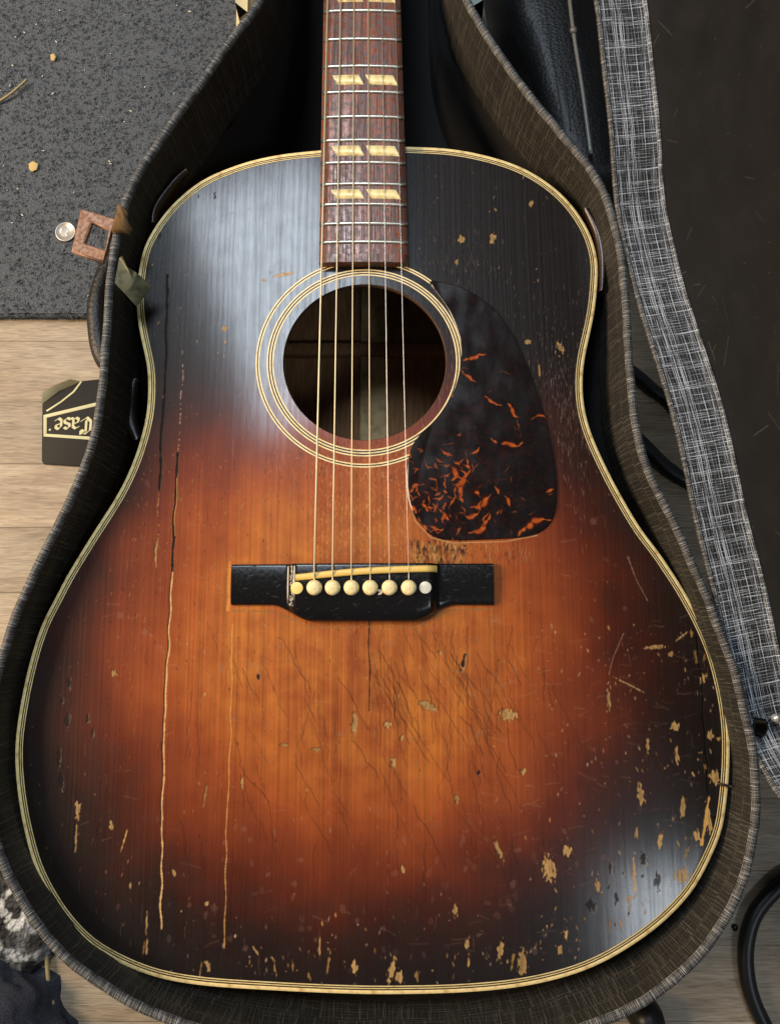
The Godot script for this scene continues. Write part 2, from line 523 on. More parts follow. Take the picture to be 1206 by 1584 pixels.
	for i in range(0, dents.size(), 5):
		stamp(dents[i] + 0.4, dents[i + 1] + 0.3, dents[i + 2] * 0.5, dents[i + 3] * 0.5, deg_to_rad(dents[i + 4]), pale, 0.5, 0.1, 0.0, 0.5)
		stamp(dents[i], dents[i + 1], dents[i + 2] * 0.45, dents[i + 3] * 0.45, deg_to_rad(dents[i + 4]), Color(0.07, 0.055, 0.05), 0.9, -0.3, 0.5, 0.5)
	# two long open cracks, the centre seam and the lifted strip by the right edge
	scratch(pts([-125.1, -189.7, -124.2, -178.0, -124.1, -156.7, -123.4, -131.4, -123.5, -114.8, -123.6, -90.1, -123.5, -69.9, -123.5, -50.7]), 1.3, Color(0.03, 0.025, 0.02), 1.0, -0.5, 0.6)
	scratch(pts([-123.5, -50.7, -123.5, -34.1, -123.4, -14.6, -123.3, -3.0]), 0.5, wood, 0.6, -0.2, 0.6, 0.3)
	scratch(pts([-113.0, -141.9, -112.7, -114.8, -113.1, -94.2, -113.5, -73.9]), 0.7, pale, 0.7, -0.2, 0.6, 0.25)
	scratch(pts([-113.5, -73.9, -113.7, -49.9, -113.7, -22.4, -114.0, -1.1]), 1.1, Color(0.05, 0.03, 0.02), 1.0, -0.45, 0.6)
	scratch(pts([-113.2, -57.9, -113.3, -22.4]), 0.4, wood, 0.8, 0.0, 0.0)
	scratch(pts([-114.0, -1.1, -114.0, 35.1, -114.3, 72.3, -114.2, 108.5, -113.8, 143.9, -113.0, 178.5, -112.5, 198.9]), 0.85, wood.lightened(0.15), 1.0, -0.35, 0.65)
	scratch(pts([-114.7, -1.1, -114.7, 35.1, -115.1, 72.3, -115.0, 108.5, -114.5, 143.9]), 0.4, dark, 0.7, 0.0, 0.0)
	scratch(pts([-76.8, 29.4, -76.5, 64.9, -76.2, 101.3, -76.5, 126.3, -77.2, 150.9, -76.9, 185.4, -76.5, 209.0]), 0.6, wood, 0.85, -0.25, 0.6, 0.0)
	scratch(pts([3.2, 28.3, 3.7, 50.1, 3.8, 79.6]), 0.5, dark, 0.9, -0.2, 0.0)
	scratch(pts([196.6, 37.0, 197.8, 61.2, 198.1, 86.9, 198.3, 108.5, 198.0, 126.3]), 0.9, Color(0.04, 0.03, 0.03), 1.0, -0.4, 0.6)
	scratch(pts([198.6, 128.1, 196.4, 140.4, 193.3, 154.4]), 1.6, wood, 0.9, -0.3, 0.6)
	scratch(pts([206.7, 139.7, 200.1, 139.0]), 1.1, Color(0.03, 0.025, 0.02), 1.0, -0.5, 0.6)
	for line in [pts([157.6, -9.9, 162.7, 4.7, 169.1, 16.2]), pts([153.7, 35.1, 147.4, 48.2, 143.9, 59.4])]:
		scratch(line, 0.7, pale, 0.4, -0.05, 0.5)
	# pale rub round the pickguard and along the bridge
	scratch(pts([30.4, -78.0, 27.3, -69.9, 26.0, -49.9, 30.2, -32.2, 39.9, -21.6, 53.4, -18.5, 84.4, -19.3, 103.9, -23.2]), 0.7, Color(0.66, 0.52, 0.36), 0.8, -0.1, 0.6)
	scratch(pts([-78.2, 21.9, -54.1, 22.3, -40.7, 26.8, -31.8, 31.3, 30.7, 31.3, 40.7, 24.5, 52.9, 21.5, 78.2, 20.7]), 0.9, Color(0.52, 0.36, 0.20), 0.8, -0.1, 0.6, 0.05)
	scratch(pts([-80.2, -6.8, -79.7, 21.9]), 1.5, Color(0.72, 0.48, 0.22), 0.8, -0.1, 0.6)

func make_materials() -> void:
	make_top_textures()
	var m := mat(Color.WHITE, 1.0, 0.0, 0.25)
	m.albedo_texture = tex(TW, TH, rgb, Image.FORMAT_RGB8)
	m.roughness_texture = tex(TW, TH, rgh, Image.FORMAT_L8)
	m.heightmap_enabled = true
	m.heightmap_texture = tex(TW, TH, hgt, Image.FORMAT_L8)
	m.heightmap_scale = 0.045
	m.clearcoat_enabled = true
	m.clearcoat_texture = tex(TW, TH, cot, Image.FORMAT_L8)
	m.clearcoat = 0.9
	m.clearcoat_roughness = 0.15
	m.texture_repeat = false
	M.top = m
	M.cream = mat(Color(0.93, 0.87, 0.68), 0.38)
	M.cream.albedo_texture = tinted(128, 128, noise(0.03, 21, 3), [Color(0.82, 0.72, 0.56), Color(1, 0.98, 0.92), Color(0.95, 0.88, 0.72)])
	M.cream.uv1_scale = Vector3(1 / 40.0, 1 / 40.0, 1)
	M.ply = mat(Color(0.10, 0.06, 0.04), 0.5)
	M.bone = mat(Color(0.90, 0.80, 0.48), 0.42)
	M.bone.albedo_texture = M.cream.albedo_texture
	M.pin = mat(Color(0.93, 0.89, 0.73), 0.4)
	M.pearl = mat(Color(0.80, 0.80, 0.76), 0.25)
	M.amber_dot = mat(Color(0.88, 0.80, 0.48), 0.35)
	M.pin.albedo_texture = M.cream.albedo_texture
	M.pin.uv1_scale = Vector3(1 / 9.0, 1 / 9.0, 1)
	M.inlay = mat(Color(0.94, 0.91, 0.74), 0.3)
	M.inlay.albedo_texture = M.cream.albedo_texture
	M.inlay.uv1_scale = Vector3(1 / 30.0, 1 / 30.0, 1)
	M.brass = mat(Color(0.84, 0.79, 0.66), 0.45, 0.65)
	M.steel = mat(Color(0.90, 0.89, 0.86), 0.35, 0.85)
	M.fret = mat(Color(0.80, 0.78, 0.72), 0.34, 0.9)
	# ebony bridge with scuffs
	m = mat(Color(0.052, 0.048, 0.046), 1.0)
	m.albedo_color = Color(0.062, 0.058, 0.056)
	m.albedo_texture = tinted(256, 256, noise(0.02, 31, 4), [Color(0.88, 0.87, 0.86), Color(0.93, 0.92, 0.91), Color(1, 0.98, 0.96)])
	var marks: Image = m.albedo_texture.get_image()
	var dull := (grey(256, 256, noise(0.08, 32, 4), 0.14, 0.26)).get_image()
	marks.convert(Image.FORMAT_RGBF)
	rng.seed = 23
	for k in 210:
		var p := Vector2(rng.randf() * 256, rng.randf() * 256)
		var dir := Vector2.from_angle(rng.randf_range(-0.6, 0.6))
		var f := rng.randf_range(1.5, 4.0)
		for s in (1 if k < 120 else rng.randi_range(3, 14)):
			var q := p + dir * s
			marks.set_pixel(posmod(int(q.x), 256), posmod(int(q.y), 256), Color(f, f * 0.97, f * 0.94))
			dull.set_pixel(posmod(int(q.x), 256), posmod(int(q.y), 256), Color(0.6, 0.6, 0.6))
	m.albedo_texture = ImageTexture.create_from_image(marks)
	m.roughness_texture = ImageTexture.create_from_image(dull)
	m.uv1_scale = Vector3(1 / 70.0, 1 / 70.0, 1)
	M.ebony = m
	M.white_chip = mat(Color(0.75, 0.70, 0.60), 0.7)
	# rosewood: brown with dark pores running along the neck
	m = mat(Color.WHITE, 1.0)
	var w := 320
	var h := 1024
	var d := PackedByteArray()
	var r := PackedByteArray()
	var e := PackedByteArray()
	d.resize(w * h * 3)
	r.resize(w * h)
	e.resize(w * h)
	var n1 := noise(0.02, 41, 3)
	var n2 := noise(0.14, 42, 2)
	var n3 := noise(0.03, 43, 3)
	for j in h:
		for i in w:
			var a := n1.get_noise_2d(i * 1.4, j * 0.05)
			var b := n2.get_noise_2d(i * 1.3, j * 0.018)
			var c := n3.get_noise_2d(i, j)
			var col := Color(0.53, 0.31, 0.22).lerp(Color(0.37, 0.22, 0.165), clampf(0.5 + a * 0.9 + b * 0.35, 0, 1))
			col = col.lerp(Color(0.34, 0.28, 0.265), clampf(c * 1.8 + 0.15, 0, 0.85))
			if b > 0.5:
				col = col.darkened(0.35)
			d[(j * w + i) * 3] = int(col.r * 255)
			d[(j * w + i) * 3 + 1] = int(col.g * 255)
			d[(j * w + i) * 3 + 2] = int(col.b * 255)
			r[j * w + i] = int(clampf(0.36 + c * 0.2 + b * 0.1, 0.15, 0.9) * 255)
			e[j * w + i] = int(clampf(0.6 - maxf(b - 0.2, 0.0) * 0.9 + c * 0.06, 0, 1) * 255)
	m.albedo_texture = tex(w, h, d, Image.FORMAT_RGB8)
	m.roughness_texture = tex(w, h, r, Image.FORMAT_L8)
	m.heightmap_enabled = true
	m.heightmap_texture = tex(w, h, e, Image.FORMAT_L8)
	m.heightmap_scale = 0.02
	m.uv1_scale = Vector3(1 / 62.0, 1 / 200.0, 1)
	M.rosewood = m
	M.mahogany = mat(Color(0.20, 0.085, 0.045), 0.3)
	# bare wood inside the body
	m = mat(Color.WHITE, 0.8)
	m.albedo_texture = tinted(256, 256, noise(0.02, 51, 3), [Color(0.44, 0.32, 0.20), Color(0.54, 0.40, 0.26), Color(0.60, 0.46, 0.31)])
	m.uv1_scale = Vector3(1 / 14.0, 1 / 160.0, 1)
	M.inside = m
	m = mat(Color.WHITE, 0.8)
	m.albedo_texture = tinted(128, 128, noise(0.03, 52, 3), [Color(0.64, 0.55, 0.39), Color(0.76, 0.66, 0.48), Color(0.80, 0.71, 0.54)])
	m.uv1_scale = Vector3(1 / 60.0, 1 / 60.0, 1)
	M.spruce = m
	M.hole_edge = mat(Color(0.44, 0.31, 0.20), 0.7)
	M.hole_edge.albedo_texture = grey(128, 128, noise(0.09, 53, 2), 0.4, 1.0)
	M.hole_edge.uv1_scale = Vector3(1 / 12.0, 1 / 12.0, 1)
	make_tortoise()
	# case
	M.tweed_lid = tweed(Color(0.045, 0.047, 0.05), Color(0.86, 0.89, 0.92), 1.3, 61, 105.0, 0.6, 9.0)
	M.tweed_rim = tweed(Color(0.05, 0.05, 0.05), Color(0.86, 0.86, 0.84), 1.1, 62, 70.0, 0.6, 8.0)
	M.tweed_in = tweed(Color(0.10, 0.095, 0.085), Color(0.54, 0.52, 0.46), 0.72, 63, 120.0, 0.62)
	m = mat(Color(0.062, 0.056, 0.052), 0.85)
	m.heightmap_enabled = true
	m.heightmap_texture = grey(256, 256, noise(0.2, 64, 3), 0.0, 1.0)
	m.heightmap_scale = 0.05
	m.uv1_scale = Vector3(1 / 30.0, 1 / 30.0, 1)
	m.rim_enabled = true
	m.rim = 0.12
	M.plush = m
	m = mat(Color.WHITE, 1.0, 0.0, 0.35)
	var scuffs := tinted(512, 512, noise(0.012, 65, 4), [Color(0.082, 0.084, 0.088), Color(0.092, 0.094, 0.098), Color(0.106, 0.108, 0.112)])
	var im := scuffs.get_image()
	rng.seed = 9
	for k in 260:
		var p := Vector2(rng.randf() * 512, rng.randf() * 512)
		var dir := Vector2.from_angle(rng.randf() * TAU)
		var f := rng.randf_range(0.2, 0.6)
		var l := 1 if k < 215 else rng.randi_range(8, 40)
		for s in l:
			var q := p + dir * s
			im.set_pixel(posmod(int(q.x), 512), posmod(int(q.y), 512), Color(f, f, f * 0.96).lerp(Color(0.15, 0.145, 0.135), 0.2 if l == 1 else 0.65))
	m.albedo_texture = ImageTexture.create_from_image(im)
	m.roughness_texture = grey(256, 256, noise(0.02, 66, 3), 0.42, 0.72)
	m.uv1_scale = Vector3(1 / 240.0, 1 / 240.0, 1)
	M.panel = m
	M.trim = mat(Color(0.55, 0.48, 0.32), 0.55)
	m = mat(Color(0.03, 0.03, 0.032), 0.5)
	m.heightmap_enabled = true
	var cells := FastNoiseLite.new()
	cells.noise_type = FastNoiseLite.TYPE_CELLULAR
	cells.frequency = 0.06
	cells.seed = 4
	m.heightmap_texture = grey(256, 256, cells, 0.0, 1.0)
	m.heightmap_scale = 0.05
	tri_map(m, 40.0)
	M.leather = m
	m = mat(Color(0.62, 0.53, 0.47), 1.0, 0.25)
	m.albedo_texture = tinted(256, 256, noise(0.03, 71, 4), [Color(0.62, 0.48, 0.40), Color(0.86, 0.76, 0.68), Color(1, 0.97, 0.94)])
	m.roughness_texture = grey(128, 128, noise(0.04, 72, 3), 0.35, 0.75)
	tri_map(m, 30.0)
	M.rust = m
	M.torn = mat(Color(0.58, 0.45, 0.27), 0.95)
	M.torn.albedo_texture = grey(128, 128, noise(0.1, 73, 3), 0.5, 1.0)
	tri_map(M.torn, 12.0)
	M.tape = mat(Color(0.36, 0.36, 0.26), 0.45)
	M.tape.albedo_texture = tinted(128, 128, noise(0.04, 74, 4), [Color(0.45, 0.45, 0.4), Color(0.9, 0.9, 0.85), Color(1, 1, 1)])
	tri_map(M.tape, 30.0)
	M.flap = mat(Color(0.16, 0.095, 0.055), 0.3)
	M.flap_dark = mat(Color(0.10, 0.095, 0.07), 0.35)
	# floor boards: one grain picture, a few tones
	w = 1024
	h = 384
	d = PackedByteArray()
	d.resize(w * h * 3)
	r = PackedByteArray()
	r.resize(w * h)
	n1 = noise(0.03, 81, 4)
	n2 = noise(0.2, 82, 2)
	n3 = noise(0.012, 83, 3)
	for j in h:
		for i in w:
			var fx := TAU * i / w
			var a := n1.get_noise_3d(cos(fx) * 30.0, sin(fx) * 30.0, j * 1.3)
			var b := n2.get_noise_3d(cos(fx) * 14.0, sin(fx) * 14.0, j * 1.1)
			var c := n3.get_noise_3d(cos(fx) * 60.0, sin(fx) * 60.0, j * 1.0)
			var v := clampf(0.88 + a * 0.07 + b * 0.17 + c * 0.10 - 0.9 * maxf(b - 0.38, 0.0), 0.3, 1.0)
			var col := Color(v, v * (0.985 + c * 0.03), v * (0.97 + c * 0.06))
			d[(j * w + i) * 3] = int(col.r * 255)
			d[(j * w + i) * 3 + 1] = clampi(int(col.g * 255), 0, 255)
			d[(j * w + i) * 3 + 2] = clampi(int(col.b * 255), 0, 255)
			r[j * w + i] = int(clampf(0.5 + b * 0.35 + a * 0.2, 0.0, 1.0) * 255)
	var board_tex := tex(w, h, d, Image.FORMAT_RGB8)
	var board_h := tex(w, h, r, Image.FORMAT_L8)
	for tone in [Color(0.655, 0.60, 0.51), Color(0.63, 0.58, 0.495), Color(0.675, 0.615, 0.525)]:
		m = mat(tone, 0.5)
		m.albedo_texture = board_tex
		m.heightmap_enabled = true
		m.heightmap_texture = board_h
		m.heightmap_scale = 0.04
		m.uv1_scale = Vector3(1 / 520.0, 1 / 120.0, 1)
		M["board_%d" % (M.get("boards", 0))] = m
		M.boards = M.get("boards", 0) + 1
	M.gap = mat(Color(0.2, 0.17, 0.14), 0.8)
	# felt mat
	m = mat(Color.WHITE, 0.95)
	m.albedo_texture = tinted(512, 512, noise(0.16, 91, 4), [Color(0.225, 0.24, 0.255), Color(0.305, 0.325, 0.345), Color(0.37, 0.39, 0.41)])
	m.heightmap_enabled = true
	m.heightmap_texture = grey(512, 512, noise(0.12, 92, 4), 0.0, 1.0)
	m.heightmap_scale = 0.09
	m.uv1_scale = Vector3(1 / 130.0, 1 / 130.0, 1)
	M.felt = m
	M.fibre = mat(Color.WHITE, 0.9)
	M.fibre.vertex_color_use_as_albedo = true
	M.lint = mat(Color(0.78, 0.77, 0.72), 0.9)
	M.scrap = mat(Color(0.72, 0.62, 0.40), 0.8)
	M.straw = mat(Color(0.58, 0.52, 0.36), 0.7)
	M.coin = mat(Color(0.75, 0.73, 0.68), 0.38, 0.55)
	M.coin_relief = mat(Color(0.66, 0.64, 0.60), 0.45, 0.6)
	M.card = mat(Color(0.14, 0.136, 0.125), 0.6, 0.0, 0.3)
	M.card.albedo_texture = tinted(128, 128, noise(0.02, 95, 4), [Color(0.75, 0.75, 0.75), Color(0.9, 0.9, 0.9), Color(1, 1, 1)])
	M.card_print = mat(Color(0.74, 0.73, 0.56), 0.5)
	M.card_back = mat(Color(0.78, 0.75, 0.60), 0.7)
	M.rubber = mat(Color(0.035, 0.036, 0.038), 0.42)
	M.rod = mat(Color(0.62, 0.61, 0.58), 0.4, 0.3)
	M.rivet = mat(Color(0.82, 0.82, 0.80), 0.3, 0.7)
	M.black_metal = mat(Color(0.03, 0.03, 0.032), 0.35, 0.4)
	M.pale_board = mat(Color(0.74, 0.69, 0.54), 0.7)
	M.pale_grey = mat(Color(0.60, 0.65, 0.62), 0.6)
	M.stitch = mat(Color(0.30, 0.30, 0.31), 0.7)
	m = mat(Color.WHITE, 0.95)
	m.albedo_texture = tinted(256, 256, noise(0.14, 96, 3), [Color(0.09, 0.10, 0.135), Color(0.15, 0.16, 0.20), Color(0.28, 0.29, 0.33)])
	m.heightmap_enabled = true
	m.heightmap_texture = grey(256, 256, noise(0.25, 97, 2), 0.0, 1.0)
	m.heightmap_scale = 0.12
	tri_map(m, 60.0)
	M.navy = m
	m = mat(Color.WHITE, 0.8)
	m.albedo_texture = tinted(256, 256, noise(0.018, 98, 4), [Color(0.04, 0.04, 0.04), Color(0.05, 0.05, 0.05), Color(0.06, 0.06, 0.06), Color(0.07, 0.07, 0.07), Color(0.66, 0.67, 0.66), Color(0.8, 0.8, 0.8), Color(0.84, 0.84, 0.83)])
	m.heightmap_enabled = true
	m.heightmap_texture = grey(256, 256, noise(0.08, 99, 4), 0.0, 1.0)
	m.heightmap_scale = 0.2
	tri_map(m, 110.0)
	M.powdered = m

# mottled brown plastic with amber flecks gathered at its lower left
func make_tortoise() -> void:
	var w := 280
	var h := 500
	var d := PackedByteArray()
	d.resize(w * h * 3)
	var warp := noise(0.016, 101, 2)
	var ridge := noise(0.024, 102, 1)
	var cloud := noise(0.02, 103, 2)
	var curl := noise(0.045, 105, 2)
	for j in h:
		for i in w:
			var u := float(i) / w
			var v := float(j) / h
			var wx := i + warp.get_noise_2d(i, j) * 34.0 + curl.get_noise_2d(i, j) * 7.0
			var wy := j + warp.get_noise_2d(i + 500, j) * 34.0 + curl.get_noise_2d(i + 300, j) * 7.0
			var rich := clampf(1.2 - Vector2((u - 0.25) * 1.1, (v - 0.86) * 1.6).length() * 1.4, 0.0, 1.0)
			var c := Color(0.062, 0.041, 0.035).lerp(Color(0.15, 0.055, 0.035), clampf(cloud.get_noise_2d(wx * 2.0, wy * 2.0) * 0.9 + rich * 0.35, 0, 1))
			d[(j * w + i) * 3] = int(c.r * 255)
			d[(j * w + i) * 3 + 1] = int(c.g * 255)
			d[(j * w + i) * 3 + 2] = int(c.b * 255)
	# streaks in the plastic: x, z, length, width (mm), angle (degrees)
	rng.seed = 55
	var streaks := [58.5, -53.0, 16.2, 2.5, -80, 71.6, -42.3, 14.6, 2.5, -35, 71.3, -27.8, 17.3, 2.5, -40, 100.5, -30.5, 23.9, 2.8, -30, 90.0, -77.9, 12.7, 2.5, 3, 68.0, -133.7, 14.6, 1.8, -20, 64.6, -122.1, 11.6, 1.5, 42, 78.7, -105.6, 11.6, 1.8, 36, 90.5, -99.8, 10.8, 1.8, 57, 29.9, -51.8, 6.9, 2.2, -40, 65.6, -35.2, 8.5, 2.5, -15, 55.5, -61.4, 6.9, 2.5, 75, 80.7, -51.0, 5.4, 1.8, 50, 79.0, -81.5, 4.6, 2.2, 45, 36.0, -26.6, 5.4, 2.5, 60, 36.9, -40.0, 5.8, 1.8, 48, 50.4, -34.1, 4.2, 1.5, 80, 30.2, -38.8, 5.4, 2.8, 60, 109.1, -97.4, 6.2, 1.5, 8, 53.7, -45.9, 15.4, 1.2, -70, 61.7, -58.6, 11.6, 1.2, -60, 50.1, -73.8, 8.5, 1.2, 40, 67.8, -73.8, 7.7, 1.2, -30, 86.8, -43.9, 6.9, 1.5, 65, 43.8, -26.2, 7.7, 1.2, -20, 112.4, -49.8, 5.4, 1.5, -40, 50.7, -131.2, 6.2, 1.2, 30]
	var all := []
	for i in range(0, streaks.size(), 5):
		all.append([streaks[i], streaks[i + 1], streaks[i + 2], streaks[i + 3], streaks[i + 4], 1.0])
	for k in 140:
		var near := k < 90
		var x := rng.randfn(46.0, 14.0) if near else rng.randf_range(28, 114)
		var z := rng.randfn(-48.0, 16.0) if near else rng.randf_range(-150, -24)
		all.append([x, z, rng.randf_range(2.0, 7.5), rng.randf_range(0.4, 1.8), warp.get_noise_2d(x * 3.0, z * 3.0) * 240.0 + rng.randf_range(-50, 50), rng.randf_range(0.3, 0.9) if near else rng.randf_range(0.1, 0.45)])
	for s in all:
		var bend := rng.randf_range(-0.09, 0.09)
		var g: float = deg_to_rad(s[4])
		var steps := int(s[2] * 4.0) + 2
		for q in steps:
			var f := float(q) / (steps - 1)
			var along: float = (f - 0.5) * s[2]
			var off: float = bend * along * along * 0.5 + warp.get_noise_2d(along * 7.0, s[0] * 9.0) * 1.4
			var px: float = (s[0] + cos(g) * along - sin(g) * off - 26.0) / 92.0 * w
			var pz: float = (s[1] + sin(g) * along + cos(g) * off + 185.0) / 166.0 * h
			var r: float = s[3] * 1.5 * (0.25 + 0.75 * sin(PI * f)) * (0.75 + 0.5 * ridge.get_noise_2d(along * 9.0, s[1] * 7.0)) + 0.35
			for j in range(maxi(0, int(pz - r * 2.4)), mini(h - 1, int(pz + r * 2.4) + 1) + 1):
				for i in range(maxi(0, int(px - r * 2.4)), mini(w - 1, int(px + r * 2.4) + 1) + 1):
					var dist := Vector2(i + 0.5 - px, j + 0.5 - pz).length() / r
					var core: float = (1.0 - smoothstep(0.3, 1.35, dist)) * s[5] * 0.5
					var halo: float = (1.0 - smoothstep(0.8, 2.3, dist)) * s[5] * 0.14
					var at := (j * w + i) * 3
					d[at] = int(lerpf(lerpf(d[at], 75, halo), 205, core))
					d[at + 1] = int(lerpf(lerpf(d[at + 1], 24, halo), 108, core))
					d[at + 2] = int(lerpf(lerpf(d[at + 2], 12, halo), 34, core))
	var m := mat(Color.WHITE, 1.0)
	m.albedo_texture = tex(w, h, d, Image.FORMAT_RGB8)
	m.roughness_texture = grey(256, 256, noise(0.02, 104, 4), 0.10, 0.24)
	m.uv1_scale = Vector3(1 / 92.0, 1 / 166.0, 1)
	m.uv1_offset = Vector3(-26.0 / 92.0, 185.0 / 166.0, 0)
	M.tortoise = m

# ---------------------------------------------------------------- the guitar
func top_y(x: float, z: float) -> float:
	var y := 2.5 - (x * x + z * z) / 17000.0
	y += 1.1 * exp(-((x * x) / 5000.0 + pow(z - 62.0, 2) / 2600.0)) - 0.7 * exp(-((x * x) / 3600.0 + pow(z + 45.0, 2) / 1600.0))
	return y

const HOLE := Vector2(0.2, -132.2)
const HOLE_R := 50.8

func neck_x(z: float) -> float:
	return -0.55 - (z + 195.0) * -0.0112

func fret_z(n: int) -> float:
	return -622.5 * pow(2.0, -n / 12.0)

func half_width(z: float) -> float:
	return 28.1 + (z + 195.0) * 0.0149

func board_y(x: float, z: float) -> float:
	var s := x - neck_x(z)
	return 7.6 - s * s / 610.0

func ring_on_top(r0: float, r1: float, lift: float, c: Vector2, a0 := 0.0, a1 := TAU) -> ArrayMesh:
	var st := begin()
	var rows := []
	for k in 4:
		var row := PackedVector3Array()
		var r := r0 if k < 2 else r1
		for i in 121:
			var g := a0 + (a1 - a0) * i / 120.0
			var p := c + Vector2(cos(g), sin(g)) * r
			row.append(Vector3(p.x, top_y(p.x, p.y) + (lift if k == 1 or k == 2 else -0.4), p.y))
		rows.append(row)
	for k in 3:
		loft(st, [rows[k], rows[k + 1]], false, k)
	return done(st)

func edge_ring(d0: float, d1: float, lift: float, drop: float) -> ArrayMesh:
	var st := begin()
	var a := inset(outline, d0)
	var b := inset(outline, d1)
	var rows := []
	for k in 4:
		var row := PackedVector3Array()
		for i in outline.size():
			var p := a[i] if k < 2 else b[i]
			if k == 1:
				p = a[i].lerp(b[i], 0.12)
			row.append(Vector3(p.x, top_y(p.x, p.y) + (lift if k == 1 or k == 2 else -drop), p.y))
		rows.append(row)
	var skirt := PackedVector3Array()
	for i in outline.size():
		skirt.append(Vector3(a[i].x, top_y(a[i].x, a[i].y) + lift - 0.5, a[i].y))
	loft(st, [rows[0], skirt], true, 0)
	loft(st, [skirt, rows[1], rows[2]], true, 1)
	loft(st, [rows[2], rows[3]], true, 2)
	return done(st)

func build_guitar() -> void:
	var g := thing("guitar", "old sunburst acoustic guitar lying face up in the open case", "guitar")
	# top plate
	var st := begin()
	var edge := inset(outline, 4.2)
	var n := edge.size()
	var steps := 26
	var rows := []
	for k in steps + 1:
		var row := PackedVector3Array()
		for i in n:
			var dir := (edge[i] - HOLE).normalized()
			var p := (HOLE + dir * HOLE_R).lerp(edge[i], float(k) / steps)
			row.append(Vector3(p.x, top_y(p.x, p.y), p.y))
		rows.append(row)
	var uvs := []
	for row in rows:
		var u := PackedVector2Array()
		for p in row:
			u.append(Vector2((p.x - TX) * TS / TW, (p.z - TZ) * TS / TH))
		uvs.append(u)
	loft(st, rows, true, 0, uvs)
	obj("soundboard", done(st), M.top, g)
	st = begin()
	var r0 := PackedVector3Array()
	var r1 := PackedVector3Array()
	var r2 := PackedVector3Array()
	for i in 90:
		var a := TAU * i / 90.0
		var q := HOLE + Vector2(cos(a), sin(a)) * HOLE_R
		var q1 := HOLE + Vector2(cos(a), sin(a)) * (HOLE_R - 0.35)
		r0.append(Vector3(q.x, top_y(q.x, q.y), q.y))
		r1.append(Vector3(q1.x, top_y(q.x, q.y) - 0.4, q1.y))
		r2.append(Vector3(q1.x, top_y(q.x, q.y) - 3.4, q1.y))
	loft(st, [r0, r1, r2], true)
	obj("sound_hole_edge", done(st), M.hole_edge, g)
	# edge binding: cream and dark lines in turn
	obj("binding", edge_ring(0.0, 2.1, 0.25, 7.0), M.cream, g)
	obj("purfling", edge_ring(2.1, 2.7, 0.14, 1.0), M.ply, g)
	obj("purfling", edge_ring(2.7, 3.3, 0.22, 1.0), M.cream, g)
	obj("purfling", edge_ring(3.3, 3.85, 0.14, 1.0), M.ply, g)
	obj("purfling", edge_ring(3.85, 4.5, 0.2, 1.0), M.cream, g)
	# split in the binding by the lower right bout
	st = begin()
	tube(st, PackedVector3Array([Vector3(211.5, 0.3, 122.0), Vector3(208.0, 1.0, 121.0), Vector3(203.5, 1.1, 120.0)]), 0.7, 6, false, 0.5)
	obj("binding_split", done(st), M.ply, g, "dark split across the binding at the lower right bout")
	# body
	st = begin()
	var side := inset(outline, 0.6)
	loft(st, [at_height(side, -3.0), at_height(side, -60.0), at_height(side, -119.0)], true)
	obj("side", done(st), M.inside, g)
	st = begin()
	flat(st, side, -116.0)
	flat(st, side, -120.0, 3)
	obj("back", done(st), M.inside, g)
	st = begin()
	prism(st, rect(-7.0, -262.0, 15.0, 215.0), -116.5, -113.0, 1.0)
	obj("back_strip", done(st), M.spruce, g)
	for z in [-181.0, -60.0, 40.0, 130.0]:
		st = begin()
		var hw := 125.0 if z < 0.0 else 165.0
		prism(st, rect(-hw, z - 5.0, hw, z + 5.0), -116.5, -106.0, 2.5)
		obj("back_brace", done(st), M.inside, g)
	# rosette lines
	for r in [[66.9, 67.7], [65.3, 66.1]]:
		obj("rosette_ring", ring_on_top(r[0], r[1], 0.14, HOLE), M.cream, g)
	obj("rosette_ring", ring_on_top(66.1, 66.9, 0.06, HOLE), M.ply, g)
	for r in [[60.0, 60.8], [58.3, 59.1], [56.6, 57.4]]:
		obj("rosette_ring", ring_on_top(r[0], r[1], 0.14, HOLE), M.cream, g)
	for r in [[59.1, 60.0], [57.4, 58.3]]:
		obj("rosette_ring", ring_on_top(r[0], r[1], 0.06, HOLE), M.ply, g)
	# pickguard, a thin plate that follows the top
	var pg := smooth2(pts([40.7, -184.1, 48.1, -184.1, 55.4, -182.3, 63.5, -179.3, 73.5, -172.9, 83.5, -163.5, 91.3, -151.2, 98.2, -136.4, 104.6, -118.9, 110.0, -100.0, 114.2, -80.0, 116.4, -63.9, 116.8, -49.9, 114.8, -36.1, 109.9, -28.2, 102.0, -23.5, 92.2, -21.6, 72.8, -20.4, 53.4, -20.0, 45.7, -20.8, 38.3, -24.7, 32.2, -31.8, 27.9, -40.8, 26.0, -51.9, 26.1, -62.7, 27.3, -71.9, 29.7, -78.8, 34.4, -85.3, 41.6, -92.2, 49.6, -102.4, 55.3, -113.1, 59.1, -127.2, 60.1, -139.8, 57.4, -152.4, 51.9, -166.0]), 150)
	st = begin()
	var lo := PackedVector3Array()
	var hi := PackedVector3Array()
	var hi2 := PackedVector3Array()
	var pg2 := inset(pg, 0.7)
	var pg1 := inset(pg, 0.15)
	for i in pg.size():
		lo.append(Vector3(pg[i].x, top_y(pg[i].x, pg[i].y) - 0.3, pg[i].y))
		hi.append(Vector3(pg1[i].x, top_y(pg[i].x, pg[i].y) + 0.95, pg1[i].y))
		hi2.append(Vector3(pg2[i].x, top_y(pg[i].x, pg[i].y) + 1.25, pg2[i].y))
	var pu := [[], [], []]
	for i in pg.size():
		for k in 3:
			pu[k].append(pg[i])
	loft(st, [lo, hi], true, 1, [pu[0], pu[1]])
	loft(st, [hi, hi2], true, 2, [pu[0], pu[1]])
	st.set_smooth_group(2)
	var idx := Geometry2D.triangulate_polygon(pg2)
